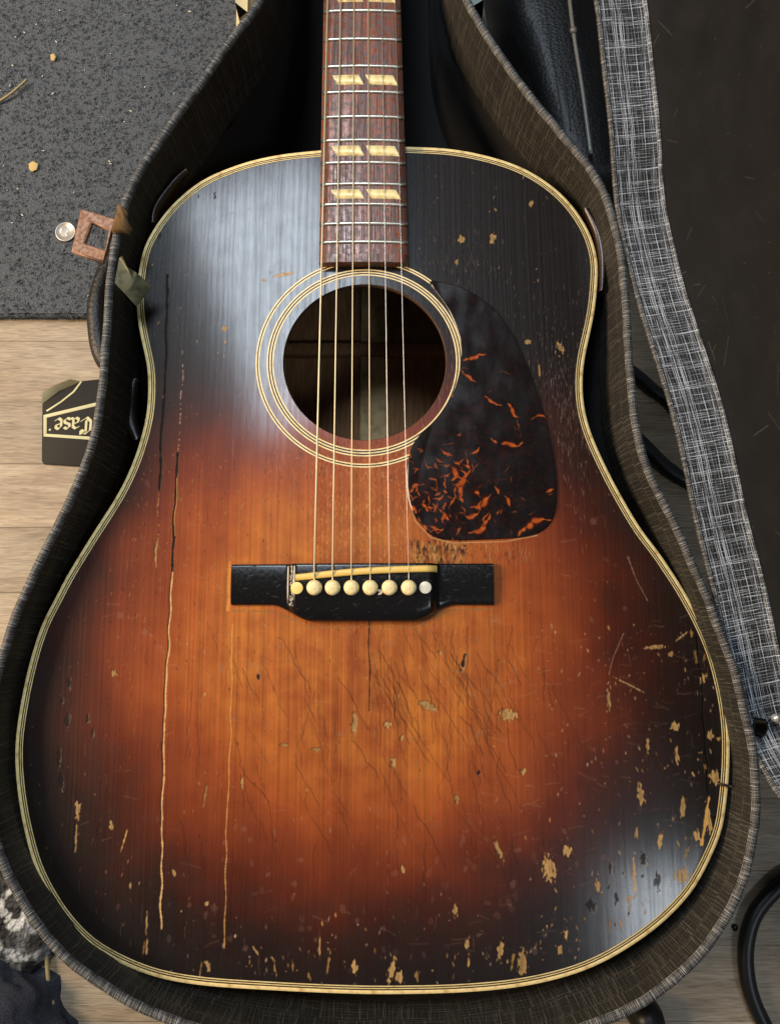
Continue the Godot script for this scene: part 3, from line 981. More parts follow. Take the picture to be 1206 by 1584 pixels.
	for i in range(0, idx.size(), 3):
		var c := []
		for k in 3:
			var p := pg2[idx[i + k]]
			c.append(Vector3(p.x, top_y(p.x, p.y) + 1.25, p.y))
		tri(st, c[0], c[1], c[2], pg2[idx[i]], pg2[idx[i + 1]], pg2[idx[i + 2]])
	obj("pickguard", done(st), M.tortoise, g)
	build_bridge(g)
	build_neck(g)

func bridge_front(x: float) -> float:
	return -5.6 - 0.3 * (x / 78.0)

func bridge_back(x: float) -> float:
	return 18.6 + 9.7 * smoothstep(54.0, 29.0, absf(x + 0.3))

func bridge_top(x: float) -> float:
	return 4.2 + 4.6 * smoothstep(44.5, 39.5, absf(x))

func build_bridge(g: Node3D) -> void:
	var st := begin()
	var rows := []
	var uvs := []
	for k in 121:
		var x := lerpf(-77.6, 76.8, k / 120.0)
		var f := bridge_front(x)
		var b := bridge_back(x)
		var h := bridge_top(x)
		var slack := 0.9 if k > 0 and k < 120 else 1.4
		var y0 := top_y(x, 8.0)
		var row := PackedVector3Array([Vector3(x, y0 - 0.8, f), Vector3(x, y0 + h - slack, f), Vector3(x, y0 + h - 0.2, f + 0.5), Vector3(x, y0 + h, f + 1.4), Vector3(x, y0 + h, 9.0), Vector3(x, y0 + h - 0.5, lerpf(9.0, b, 0.62)), Vector3(x, y0 + h * 0.72, b - 1.6), Vector3(x, y0 + h * 0.5, b - 0.3), Vector3(x, y0 - 0.8, b)])
		var u := PackedVector2Array()
		var acc := 0.0
		for i in row.size():
			if i > 0:
				acc += row[i].distance_to(row[i - 1])
			u.append(Vector2(x, acc))
		rows.append(row)
		uvs.append(u)
	loft(st, rows, false, 0, uvs)
	for e in [0, 120]:
		st.set_smooth_group(3 + e)
		for i in range(1, rows[e].size() - 1):
			tri(st, rows[e][0], rows[e][i], rows[e][i + 1])
	var br := obj("bridge", done(st), M.ebony, g)
	# slanted saddle, bowed a little
	st = begin()
	var srows := []
	for k in 25:
		var t := k / 24.0
		var x := lerpf(-39.0, 43.5, t)
		var z := lerpf(2.9, -2.4, t) - 1.2 * sin(PI * t)
		var y := top_y(x, 0.0) + bridge_top(x)
		var h := 2.6 * (0.35 + 0.65 * pow(sin(PI * clampf(t, 0.04, 0.96)), 0.5))
		var w := 1.9
		srows.append(PackedVector3Array([Vector3(x, y - 1.0, z - w), Vector3(x, y + h - 0.6, z - w), Vector3(x, y + h, z - w * 0.5), Vector3(x, y + h, z + w * 0.5), Vector3(x, y + h - 0.6, z + w), Vector3(x, y - 1.0, z + w)]))
	loft(st, srows, false)
	for e in [0, 24]:
		st.set_smooth_group(5 + e)
		for i in range(1, 5):
			tri(st, srows[e][0], srows[e][i], srows[e][i + 1])
	obj("saddle", done(st), M.bone, br)
	var px := pin_x()
	for i in 6:
		st = begin()
		lathe(st, [Vector2(4.5, -1.0), Vector2(4.5, 1.3), Vector2(4.1, 2.3), Vector2(3.1, 3.0), Vector2(1.6, 3.45), Vector2(0.01, 3.6)], Vector3(px[i], top_y(px[i], 9.0) + bridge_top(px[i]), 8.7), 24)
		obj("bridge_pin", done(st), M.pin, br)
	for s in [[-38.2, 8.9, M.amber_dot, "yellowed dot at the left end of the bridge pins"], [36.4, 8.6, M.pearl, "white pearl dot at the right end of the bridge pins"]]:
		st = begin()
		lathe(st, [Vector2(3.6, -1.0), Vector2(3.55, 0.16), Vector2(3.2, 0.3), Vector2(0.01, 0.34)], Vector3(s[0], top_y(s[0], 9.0) + bridge_top(s[0]), s[1]), 24)
		obj("pearl_dot", done(st), s[2], br, s[3])
	# white flaking by the left end of the saddle and one loose chip between two pins
	rng.seed = 17
	st = begin()
	for k in 46:
		var t := rng.randf()
		var x := lerpf(-42.5, -39.0, t) + rng.randf_range(-1.2, 1.2) - 2.5 * smoothstep(0.5, 1.0, t)
		var z := lerpf(-4.0, 19.0, t)
		var y := top_y(x, z) + bridge_top(x) - (0.5 if z > 12.0 else 0.0) + 0.05
		var r := rng.randf_range(0.25, 0.8)
		var a := rng.randf() * TAU
		var q := []
		for c in 3:
			q.append(Vector3(x + cos(a + c * 2.1) * r, y + rng.randf_range(0.0, 0.35), z + sin(a + c * 2.1) * r * 1.6))
		st.set_smooth_group(k)
		tri(st, q[0], q[1], q[2])
	var fl := obj("flaking", done(st), M.white_chip, br)
	fl.set_meta("kind", "stuff")
	st = begin()
	for s in [[9.6, 10.4, 0.5], [11.0, 11.4, -0.6], [9.9, 12.2, 0.1]]:
		var p := PackedVector2Array()
		for c in 5:
			p.append(Vector2(s[0], s[1]) + Vector2.from_angle(c * TAU / 5.0 + s[2]) * (1.3 if c % 2 == 0 else 0.7))
		var y := top_y(s[0], 10.0) + bridge_top(s[0])
		prism(st, p, y - 0.1, y + 0.5, 0.1)
	obj("white_chip", done(st), M.white_chip, br)

func pin_x() -> Array:
	return [-28.0, -17.4, -6.5, 4.4, 15.5, 26.7]

func build_neck(g: Node3D) -> void:
	# fingerboard with a slightly crowned face
	var st := begin()
	var rows := []
	var uvs := []
	for k in 60:
		var z := lerpf(-194.6, -622.5, k / 59.0)
		var c := neck_x(z)
		var hw := half_width(z)
		var row := PackedVector3Array()
		var u := PackedVector2Array()
		for i in 13:
			var s := (i - 6) / 5.0
			var x := c + clampf(s, -1, 1) * hw
			var y := board_y(x, z)
			if i == 0 or i == 12:
				y = 0.0
			elif i == 1 or i == 11:
				y -= 0.5
			row.append(Vector3(x, y, z))
			u.append(Vector2(x + 31.0, z))
		rows.append(row)
		uvs.append(u)
	loft(st, rows, false, 0, uvs)
	st.set_smooth_group(9)
	for i in 11:
		tri(st, Vector3(rows[0][0].x, 0, -194.6), rows[0][i + 1], rows[0][i + 2] if i < 10 else rows[0][12], Vector2(31, -194), uvs[0][i + 1], uvs[0][i + 2])
	var fb := obj("fingerboard", done(st), M.rosewood, g)
	for f in range(1, 20):
		st = begin()
		var z := fret_z(f)
		var path := PackedVector3Array()
		var hw := half_width(z)
		for i in 13:
			var x := neck_x(z) + (i - 6) / 6.0 * (hw - 0.1)
			path.append(Vector3(x, board_y(x, z) + 0.25, z))
		tube(st, path, 1.15, 8, false, 0.75)
		obj("fret", done(st), M.fret, fb)
	# split parallelograms, two to a fret space; corners run round from the upper left
	for f in [3, 5, 7, 9, 12, 15, 17]:
		var z0 := fret_z(f)
		var z1 := fret_z(f - 1)
		var len := z0 - z1
		var za := z1 + len * 0.27
		var zb := z1 + len * 0.70
		if f >= 12:
			za = {12: -322.9, 15: -272.3, 17: -243.2}[f]
			zb = {12: -316.2, 15: -264.9, 17: -234.9 - 1.6}[f]
			za = {12: -323.6, 15: -273.6, 17: -243.4}[f]
			zb = {12: -316.6, 15: -266.6, 17: -237.0}[f]
		var k := half_width(z0) / 26.4
		for s in [[-18.2, -1.0], [3.2, 21.2]]:
			st = begin()
			var c := neck_x(z0)
			var rowsi := []
			for r in 4:
				var z: float = [za, za, zb, zb][r]
				var shift := -0.2 if r < 2 else 3.0
				var row := PackedVector3Array()
				for i in 7:
					var x: float = c + (lerpf(s[0], s[1], i / 6.0) + shift - 1.4) * k
					row.append(Vector3(x, board_y(x, z) + (0.16 if r == 1 or r == 2 else -0.3), z))
				rowsi.append(row)
			loft(st, rowsi, false, 1)
			obj("inlay", done(st), M.inlay, fb)
	# neck behind the fingerboard, and the head
	st = begin()
	rows = []
	for k in 24:
		var z := lerpf(-276.0, -632.0, k / 23.0)
		var row := PackedVector3Array()
		for i in 13:
			var a := PI * i / 12.0
			row.append(Vector3(neck_x(z) - cos(a) * (half_width(z) - 0.3), 0.6 - sin(a) * lerpf(19.0, 15.0, k / 23.0), z))
		rows.append(row)
	loft(st, rows, false)
	prism(st, PackedVector2Array([Vector2(-27, -628), Vector2(16, -628), Vector2(32, -668), Vector2(28, -815), Vector2(-4, -808), Vector2(-38, -815), Vector2(-43, -668)]), -15.0, 1.0, 1.5)
	obj("neck", done(st), M.mahogany, g)
	st = begin()
	prism(st, rect(neck_x(-625) - 21.6, -627.5, neck_x(-625) + 21.6, -622.6), 0.0, 9.0, 0.8)
	obj("nut", done(st), M.bone, g)
	# strings, from the pins over the saddle to the nut
	var px := pin_x()
	var far: Array = [-24.9, -16.4, -7.7, 1.6, 10.5, 19.2]
	for i in 6:
		st = begin()
		var x0: float = px[i]
		var zs := lerpf(2.9, -2.4, (x0 + 39.0) / 82.5) - 1.2
		var ys := top_y(x0, 0.0) + bridge_top(x0) + 2.75
		var xs: float = x0 + (far[i] - x0) * 0.02
		var xn: float = xs + (far[i] - xs) / 374.0 * 625.0
		var r: float = [0.56, 0.46, 0.37, 0.29, 0.21, 0.17][i]
		tube(st, PackedVector3Array([Vector3(x0, top_y(x0, 9) + bridge_top(x0) + 0.4, 6.2), Vector3(x0, ys - 0.5, zs + 1.2), Vector3(xs, ys + r, zs - 0.2), Vector3(lerpf(xs, xn, 0.3), lerpf(ys, 9.2, 0.3), lerpf(zs, -625.0, 0.3)), Vector3(xn, 9.2 + r, -625.0)]), r, 8)
		obj("string", done(st), M.brass if i < 4 else M.steel, g)

# ---------------------------------------------------------------- the case
func wavy(p: PackedVector2Array, y: float, amount: float, seed_: int) -> PackedVector3Array:
	var n := noise(0.02, seed_, 2)
	var r := PackedVector3Array()
	for q in p:
		r.append(Vector3(q.x + n.get_noise_2d(q.x, q.y) * amount, y + n.get_noise_2d(q.y, q.x) * amount * 0.6, q.y + n.get_noise_2d(q.x + 400, q.y) * amount))
	return r

func build_case() -> void:
	var c := thing("guitar_case", "open black guitar case with woven tweed lining and propped lid", "guitar case")
	var st := begin()
	loft(st, [at_height(rim, 18.0), at_height(rim, -60.0), at_height(rim, -131.0)], true, 0, null, 1.0)
	obj("case_wall", done(st), M.tweed_rim, c)
	st = begin()
	flat(st, inset(rim, 0.5), -132.0, 1)
	flat(st, inset(rim, 4.0), -122.0, 2)
	obj("case_floor", done(st), M.plush, c)
	# upper lining of woven cloth, lower lining of dark plush
	st = begin()
	var i1 := inset(rim, 3.6)
	var i2 := inset(rim, 5.2)
	loft(st, [wavy(i1, 21.0, 0.5, 201), wavy(inset(rim, 4.2), 8.0, 1.0, 202), wavy(i2, -8.0, 1.2, 203), wavy(inset(rim, 5.6), -30.0, 1.0, 204)], true)
	obj("tweed_lining", done(st), M.tweed_in, c)
	st = begin()
	loft(st, [wavy(inset(rim, 5.0), -29.0, 1.0, 205), wavy(inset(rim, 6.4), -44.0, 1.4, 206), wavy(inset(rim, 6.0), -90.0, 1.4, 207), at_height(inset(rim, 5.5), -122.0)], true)
	obj("plush_lining", done(st), M.plush, c)
	st = begin()
	var mid := inset(rim, 1.8)
	tube(st, wavy(mid, 20.5, 0.5, 208), 2.5, 10, true)
	obj("case_rim", done(st), M.tweed_rim, c)
	# loose flaps of lining beside the guitar
	for f in [[[Vector3(-117.7, -6.0, -265.7), Vector3(-127.5, -6.0, -255.6), Vector3(-137.0, -6.0, -240.1), Vector3(-138.1, -6.0, -228.0)], 5.0, M.flap, "shiny brown loose strip of lining at the upper left"], [[Vector3(-149.5, -20.0, -128.1), Vector3(-153.3, -20.0, -110.8), Vector3(-152.3, -20.0, -100.1), Vector3(-145.9, -20.0, -87.3)], 8.0, M.flap_dark, "dull olive loose strip of lining by the left waist"], [[Vector3(141.3, 0.0, -234.9), Vector3(148.9, 0.0, -218.0), Vector3(151.1, 0.0, -200.4), Vector3(149.4, 0.0, -178.7)], 4.0, M.flap, "torn brown strip of lining at the upper right"]]:
		st = begin()
		var p := path3(f[0])
		var rows := []
		for i in p.size():
			var t := float(i) / (p.size() - 1)
			var w: float = f[1] * (0.35 + 0.65 * sin(PI * clampf(t, 0.08, 0.92)))
			var d := (p[mini(i + 1, p.size() - 1)] - p[maxi(i - 1, 0)]).normalized()
			var s := d.cross(Vector3.UP).normalized()
			rows.append(PackedVector3Array([p[i] - s * w + Vector3(0, -3, 0), p[i] - s * w * 0.4 + Vector3(0, 0.8, 0), p[i] + s * w * 0.4 + Vector3(0, 0.8, 0), p[i] + s * w + Vector3(0, -3, 0), p[i] + Vector3(0, -4, 0)]))
		loft(st, rows, true)
		obj("lining_flap", done(st), f[2], c, f[3])
	# rusty hasp at the left with torn cloth
	st = begin()
	var outer := pts([-174.5, -223.5, -152.5, -217.0, -154.9, -208.5, -157.0, -196.2, -159.0, -188.6, -178.4, -195.3])
	var inner := pts([-167.2, -214.5, -156.1, -209.4, -156.7, -205.9, -157.2, -200.4, -157.8, -196.2, -170.8, -200.9])
	var rows2 := []
	for lay in [[16.0, 0.0], [18.6, 0.0], [19.4, 0.12], [19.4, 0.88], [18.6, 1.0], [16.0, 1.0], [16.0, 0.0]]:
		var row := PackedVector3Array()
		for i in 6:
			var p := outer[i].lerp(inner[i], lay[1])
			row.append(Vector3(p.x, lay[0] + (i % 2) * 0.3, p.y))
		rows2.append(row)
	for k in 6:
		loft(st, [rows2[k], rows2[k + 1]], true, k)
	obj("hasp", done(st), M.rust, c, "rusty rectangular hasp sticking out at the upper left")
	st = begin()
	var scrap := pts([-148.4, -222.9, -144.7, -219.1, -144.8, -214.0, -141.4, -208.9, -143.2, -205.6, -148.0, -206.8, -152.2, -205.2, -150.2, -211.9, -149.7, -218.2])
	var top := PackedVector3Array()
	var low := PackedVector3Array()
	rng.seed = 3
	for p in scrap:
		top.append(Vector3(p.x, 25.0 + rng.randf_range(-1, 1.5), p.y))
		low.append(Vector3(p.x + 0.6, 21.5, p.y + 0.4))
	loft(st, [low, top], true, 0)
	var mid_s := Vector3(-148.5, 26.5, -222.5)
	for i in top.size():
		tri(st, top[i], top[(i + 1) % top.size()], mid_s)
	for k in 16:
		var a := Vector3(rng.randf_range(-151, -146), 25.0, rng.randf_range(-222, -212))
		tube(st, path3([a, a + Vector3(rng.randf_range(-2, 4), rng.randf_range(0, 2), rng.randf_range(0, 3)), a + Vector3(rng.randf_range(-1, 6), rng.randf_range(-2, 1), rng.randf_range(2, 6))]), 0.16, 4)
	obj("torn_cloth", done(st), M.torn, c, "frayed tan cloth torn open above the hasp")
	# leather handle on the left wall
	st = begin()
	tube(st, path3([Vector3(-153, -26, -222), Vector3(-168, -24, -210), Vector3(-176, -24, -185), Vector3(-176, -24, -165), Vector3(-170, -24, -142), Vector3(-154, -26, -130)]), 7.0, 12, false, 1.3)
	obj("handle", done(st), M.leather, c)
	st = begin()
	tube(st, path3([Vector3(-160, -23, -128), Vector3(-169, -22, -134), Vector3(-171, -22, -140)]), 3.2, 8)
	obj("handle_ring", done(st), M.rust, c)
	# black rubber bumper outside the lower end
	st = begin()
	lathe(st, [Vector2(12, -134), Vector2(12, -122), Vector2(10, -112), Vector2(5, -108), Vector2(0.01, -107)], Vector3(194, 0, 300), 20)
	obj("bumper", done(st), M.rubber, c)
	build_lid(c)

func build_lid(c: Node3D) -> void:
	var o := Vector3(155.37, 20.00, -215.67)
	var u := Vector3(0.1957, 0.0000, 0.9807)
	var du := Vector3(0.1534, 0.9877, -0.0306)
	var dp := Vector3(0.9686, -0.1564, -0.1932)
	var shape := smooth2(pts([-120.0, 36.4, -88.5, 27.9, -48.9, 17.7, -21.5, 7.2, 0.8, 1.4, 30.0, -0.2, 50.8, -0.8, 85.2, 1.9, 118.5, 4.6, 149.9, 4.0, 187.8, 0.1, 210.7, -0.3, 233.3, -0.7, 262.9, -3.1, 310.4, -6.7, 327.3, 0.8, 344.7, 10.7, 359.5, 27.1, 405.0, 60.0, 432.0, 110.0, 441.6, 179.9, 433.5, 229.8, 420.6, 278.8, 406.0, 317.3, 390.8, 345.7, 371.3, 371.3, 355.5, 387.4, 339.7, 399.4, 314.4, 410.8, 300.5, 416.4, 270.7, 421.2, 239.9, 419.6, 212.8, 413.5, 184.5, 402.1, 160.1, 389.5, 139.1, 376.9, 123.0, 364.7, 102.7, 351.1, 85.6, 341.2, 72.7, 334.8, 56.6, 329.5, 37.4, 324.8, 20.7, 321.1, 5.0, 317.5, -8.3, 315.2, -21.5, 312.1, -36.4, 308.4, -49.7, 304.5, -65.0, 299.1, -71.9, 294.5, -86.8, 285.8, -99.3, 275.5, -113.3, 263.2, -129.4, 248.8, -146.6, 232.5, -169.3, 211.8, -189.7, 191.6, -300.0, 175.0, -480.0, 180.0, -520.0, 150.0, -520.0, 100.0, -480.0, 60.0, -300.0, 52.0, -200.0, 45.0]), 220)
	shape = relax(shape, 1)
	var lid := Node3D.new()
	lid.name = "lid"
	c.add_child(lid, true)
	var deep := 30.0
	var place := func(p: PackedVector2Array, d: float) -> PackedVector3Array:
		var r := PackedVector3Array()
		for q in p:
			r.append(o + u * q.x + du * q.y + dp * d)
		return r
	var inr := inset(shape, 1.5)
	var st := begin()
	var uv0 := []
	loft(st, [place.call(inr, 0.5), place.call(inset(shape, 1.2), 10.0), place.call(inset(shape, 1.3), 20.0), place.call(inset(shape, 2.5), deep)], true)
	obj("lid_wall", done(st), M.tweed_lid, lid)
	st = begin()
	for lay in [[2.4, deep], [-1.0, deep + 4.0]]:
		var p := inset(shape, lay[0])
		var q: PackedVector3Array = place.call(p, lay[1])
		var idx := Geometry2D.triangulate_polygon(p)
		st.set_smooth_group(7 + int(lay[1]))
		for i in range(0, idx.size(), 3):
			tri(st, q[idx[i]], q[idx[i + 1]], q[idx[i + 2]], p[idx[i]], p[idx[i + 1]], p[idx[i + 2]])
	obj("lid_panel", done(st), M.panel, lid)
	st = begin()
	loft(st, [place.call(inset(shape, -1.0), 0.0), place.call(inset(shape, -1.0), deep + 4.0)], true)
	obj("lid_shell", done(st), M.tweed_rim, lid)
	st = begin()
	tube(st, place.call(inset(shape, 0.2), 0.0), 1.7, 8, true, 1.0, 0, 1.0, dp)
	obj("lid_rim", done(st), M.tweed_rim, lid)
	st = begin()
	tube(st, place.call(inset(shape, 3.2), deep - 0.8), 1.3, 8, true, 1.0, 0, 1.0, dp)
	obj("lid_welt", done(st), M.tweed_lid, lid)
	# hinge straps with bright rivets at the lower bout, and a lug at the upper bout
	for h in [[Vector3(219, 17, 86), Vector3(229, 10, 88)], [Vector3(223, 17, 107), Vector3(231, 10, 110)]]:
		st = begin()
		tube(st, PackedVector3Array([h[0], (h[0] + h[1]) * 0.5 + Vector3(0, 4, 0), h[1]]), 5.0, 8, false, 0.4)
		obj("hinge", done(st), M.black_metal, lid)
	for p in [Vector3(230.6, 20.0, 81.5), Vector3(218.9, 18.0, 96.4)]:
		st = begin()
		lathe(st, [Vector2(2.3, -1.5), Vector2(2.2, 0.6), Vector2(1.3, 1.7), Vector2(0.01, 2.0)], p, 16)
		obj("rivet", done(st), M.rivet, lid)

# ---------------------------------------------------------------- floor and the things lying on it
const FLOOR := -135.0

func build_floor() -> void:
	var f := MeshInstance3D.new()
	f.name = "floor"
	var st := begin()
	flat(st, rect(-3000, -3000, 3000, 3000), FLOOR - 6.0)
	f.mesh = done(st)
	f.material_override = M.gap
	add_child(f, true)
	f.set_meta("kind", "structure")
	rng.seed = 77
	var z := 207.6 - 50.6 * 16
	for row in 27:
		var z1 := z + 50.6
		var x := -560.0 - rng.randf() * 200.0
		var cuts := [x]
		cuts.append(rng.randf_range(-120.0, 60.0))
		cuts.append(760.0)
		for k in 2:
			var shade := rng.randi_range(0, 2)
			st = begin()
			var slack := 0.12
			var p := rect(cuts[k] + slack, z + slack, cuts[k + 1] - slack, z1 - slack)
			var off := Vector2(rng.randf() * 520.0, rng.randf() * 120.0)
			st.set_smooth_group(1)
			var i := inset(p, 0.3)
			var top := at_height(i, FLOOR)
			tri(st, top[0], top[1], top[2], i[0] + off, i[1] + off, i[2] + off)
			tri(st, top[0], top[2], top[3], i[0] + off, i[2] + off, i[3] + off)
			var mid := at_height(p, FLOOR - 0.2)
			loft(st, [top, mid], true, 2)
			loft(st, [mid, at_height(p, FLOOR - 5.0)], true, 3)
			obj("plank", done(st), M["board_%d" % shade], f)
		z = z1

func build_mat() -> void:
	var t := thing("floor_mat", "dark grey felt floor mat at the upper left", "mat")
	var st := begin()
	var p := PackedVector2Array()
	rng.seed = 5
	var x := -700.0
	while x < -90.0:
		p.append(Vector2(x, -215.8 + rng.randf_range(-0.5, 0.5)))
		x += 6.0
	p.append(Vector2(-90, -216))
	p.append(Vector2(-90, -900))
	p.append(Vector2(-700, -900))
	prism(st, p, FLOOR, FLOOR + 7.0, 2.2)
	obj("felt", done(st), M.felt, t)
	# loose fibres
	st = begin()
	st.set_smooth_group(1)
	tri(st, Vector3(-2.2, 0, 0), Vector3(0, 0.5, 0.28), Vector3(2.2, 0, 0))
	tri(st, Vector3(-2.2, 0, 0), Vector3(2.2, 0, 0), Vector3(0, 0.5, -0.28))
	var mm := MultiMesh.new()
	mm.transform_format = MultiMesh.TRANSFORM_3D
	mm.use_colors = true
	mm.mesh = done(st)
	mm.instance_count = 18000
	for k in mm.instance_count:
		var at := Vector3(rng.randf_range(-420, -100), FLOOR + 7.0 + rng.randf_range(-0.1, 0.9), -215.0 - rng.randf() * 330.0)
		if k % 30 == 0:
			at = Vector3(at.x, FLOOR + rng.randf_range(1.0, 7.0), -215.6)
		var b := Basis.from_euler(Vector3(rng.randf_range(-0.4, 0.4), rng.randf() * TAU, rng.randf_range(-0.5, 0.5))).scaled_local(Vector3.ONE * rng.randf_range(0.5, 1.3))
		mm.set_instance_transform(k, Transform3D(b, at * MM))
		var v := rng.randf_range(0.04, 0.092) if rng.randf() < 0.95 else rng.randf_range(0.12, 0.22)
		mm.set_instance_color(k, Color(v * 0.94, v, v * 1.08))
	var o := MultiMeshInstance3D.new()
	o.name = "fibres"
	o.multimesh = mm
	o.material_override = M.fibre
	o.set_meta("kind", "stuff")
	t.add_child(o, true)
	# white lint and crumbs
	mm = MultiMesh.new()
	st = begin()
	st.set_smooth_group(1)
	prism(st, PackedVector2Array([Vector2(-0.8, -0.3), Vector2(0.4, -0.5), Vector2(0.9, 0.2), Vector2(-0.2, 0.5)]), 0.0, 0.5, 0.1)
	mm.transform_format = MultiMesh.TRANSFORM_3D
	mm.mesh = done(st)
	mm.instance_count = 90
	for k in mm.instance_count:
		var at := Vector3(rng.randf_range(-400, -120), FLOOR + 7.6, -220.0 - rng.randf() * 320.0)
		var s := rng.randf_range(0.4, 1.2)
		mm.set_instance_transform(k, Transform3D(Basis.from_euler(Vector3(rng.randf_range(-0.3, 0.3), rng.randf() * TAU, 0)).scaled_local(Vector3(s * rng.randf_range(0.7, 2.2), s, s)), at * MM))
	o = MultiMeshInstance3D.new()
	o.name = numbered("lint")
	o.multimesh = mm
	o.material_override = M.lint
	o.set_meta("kind", "stuff")
	tag(o, "white lint and crumbs scattered over the grey mat", "lint")
	add_child(o, true)

func scrap(p: PackedVector2Array, y: float, thick: float, m: Material, called: String, label: String, category: String) -> void:
	var st := begin()
	var c := Vector2.ZERO
	for q in p:
		c += q / p.size()
	var local := PackedVector2Array()
	for q in p:
		local.append(q - c)
	prism(st, local, 0.0, thick, thick * 0.3)
	var o := obj(called, done(st), m)
	o.position = Vector3(c.x, y, c.y) * MM
	tag(o, label, category)

# broad-nib strokes: each stroke is swept by a slanted pen edge
func pen(st: SurfaceTool, stroke: Array, place: Callable, y: float) -> void:
	var nib := Vector2(0.11, 0.085)
	for i in stroke.size() - 1:
		var a: Vector2 = stroke[i]
		var b: Vector2 = stroke[i + 1]
		var q := PackedVector2Array([a - nib, b - nib, b + Vector2(nib.x, -nib.y) * 0.35, b + nib, a + nib, a - Vector2(nib.x, -nib.y) * 0.35])
		var hull := Geometry2D.convex_hull(q)
		hull.remove_at(hull.size() - 1)
		var w := PackedVector2Array()
		for p in hull:
			w.append(place.call(p))
		var h := y + 0.10 + 0.02 * i
		flat(st, w, h, 1)
		loft(st, [at_height(w, y - 0.1), at_height(w, h)], true, 2)

func build_card() -> void:
	var t := thing("printed_card", "black printed card with a cream blackletter word, tucked beside the case", "card")
	var y := FLOOR + 2.0
	var st := begin()
	prism(st, pts([-260.4, -145.2, -253.9, -155.3, -236.9, -162.2, -207.2, -165.9, -206.6, -135.7, -213.4, -92.9, -256.1, -95.5, -257.8, -98.1]), FLOOR, y, 0.25)
	obj("card_face", done(st), M.card, t)
	# curled corner showing the pale back
	st = begin()
	var a := pts([-260.4, -144.1, -247.7, -154.7, -230.7, -162.7])
	var b := pts([-258.5, -152.2, -248.7, -158.0, -236.7, -162.8])
	var lo := PackedVector3Array()
	var hi := PackedVector3Array()
	for i in 3:
		lo.append(Vector3(a[i].x, y + 0.3, a[i].y))
		hi.append(Vector3(b[i].x, y + 6.0, b[i].y))
	loft(st, [lo, hi], false)
	loft(st, [hi, at_height(b, y + 5.2)], false, 2)
	obj("curled_corner", done(st), M.card_back, t)
	st = begin()
	var cr := pts([-256.9, -138.8, -246.1, -146.2, -236.4, -154.7, -230.7, -163.3, -229.7, -162.2, -235.3, -153.7, -245.1, -145.2, -255.8, -137.8])
	prism(st, cr, y - 0.1, y + 0.5, 0.1)
	obj("crease", done(st), M.card_print, t)
	st = begin()
	var fo := pts([-258.7, -135.1, -210.3, -147.3, -209.5, -114.2, -257.6, -117.8])
	var fi := pts([-256.0, -133.0, -210.2, -144.4, -209.7, -116.8, -255.2, -119.9])
	for k in [0, 2, 3]:
		var n: int = (k + 1) % 4
		prism(st, PackedVector2Array([fo[k], fo[n], fi[n], fi[k]]), y - 0.1, y + 0.12 + 0.02 * k, 0.03)
	obj("frame_print", done(st), M.card_print, t)
	var strokes := [
		[[[0.95, 1.15], [0.55, 1.5], [0.15, 1.2], [0.12, 0.4], [0.5, 0.02], [1.0, 0.35]], [[0.55, 1.35], [0.55, 0.3]], [[0.72, 1.42], [1.0, 1.52], [1.02, 1.2]]],
		[[[0.12, 0.85], [0.38, 1.0], [0.62, 0.82], [0.62, 0.14], [0.8, 0.02]], [[0.6, 0.56], [0.18, 0.42], [0.14, 0.15], [0.36, 0.0], [0.6, 0.2]]],
		[[[0.64, 0.84], [0.38, 1.0], [0.12, 0.8], [0.2, 0.56], [0.56, 0.44], [0.64, 0.2], [0.36, 0.0], [0.06, 0.16]]],
		[[[0.12, 0.48], [0.6, 0.62], [0.6, 0.84], [0.36, 1.0], [0.12, 0.76], [0.12, 0.2], [0.36, 0.0], [0.66, 0.2]]],
	]
	var origin := pts([-219.8, -133.6])[0]
	var at := 0.0
	for l in 4:
		st = begin()
		for s in strokes[l]:
			var line := []
			for p in s:
				line.append(Vector2(p[0], p[1]))
			var here := at
			pen(st, line, func(p: Vector2) -> Vector2: return origin + Vector2(-(p.x + here) * 8.6, p.y * 8.9 + (p.x + here) * 0.35), y)
		obj("letter", done(st), M.card_print, t)
		at += 1.12 if l == 0 else 0.80
	st = begin()
	var dot := pts([-252.8, -123.1])[0]
	lathe(st, [Vector2(1.0, -0.1), Vector2(1.0, 0.12), Vector2(0.01, 0.13)], Vector3(dot.x, y, dot.y), 12)
	obj("dot_print", done(st), M.card_print, t)

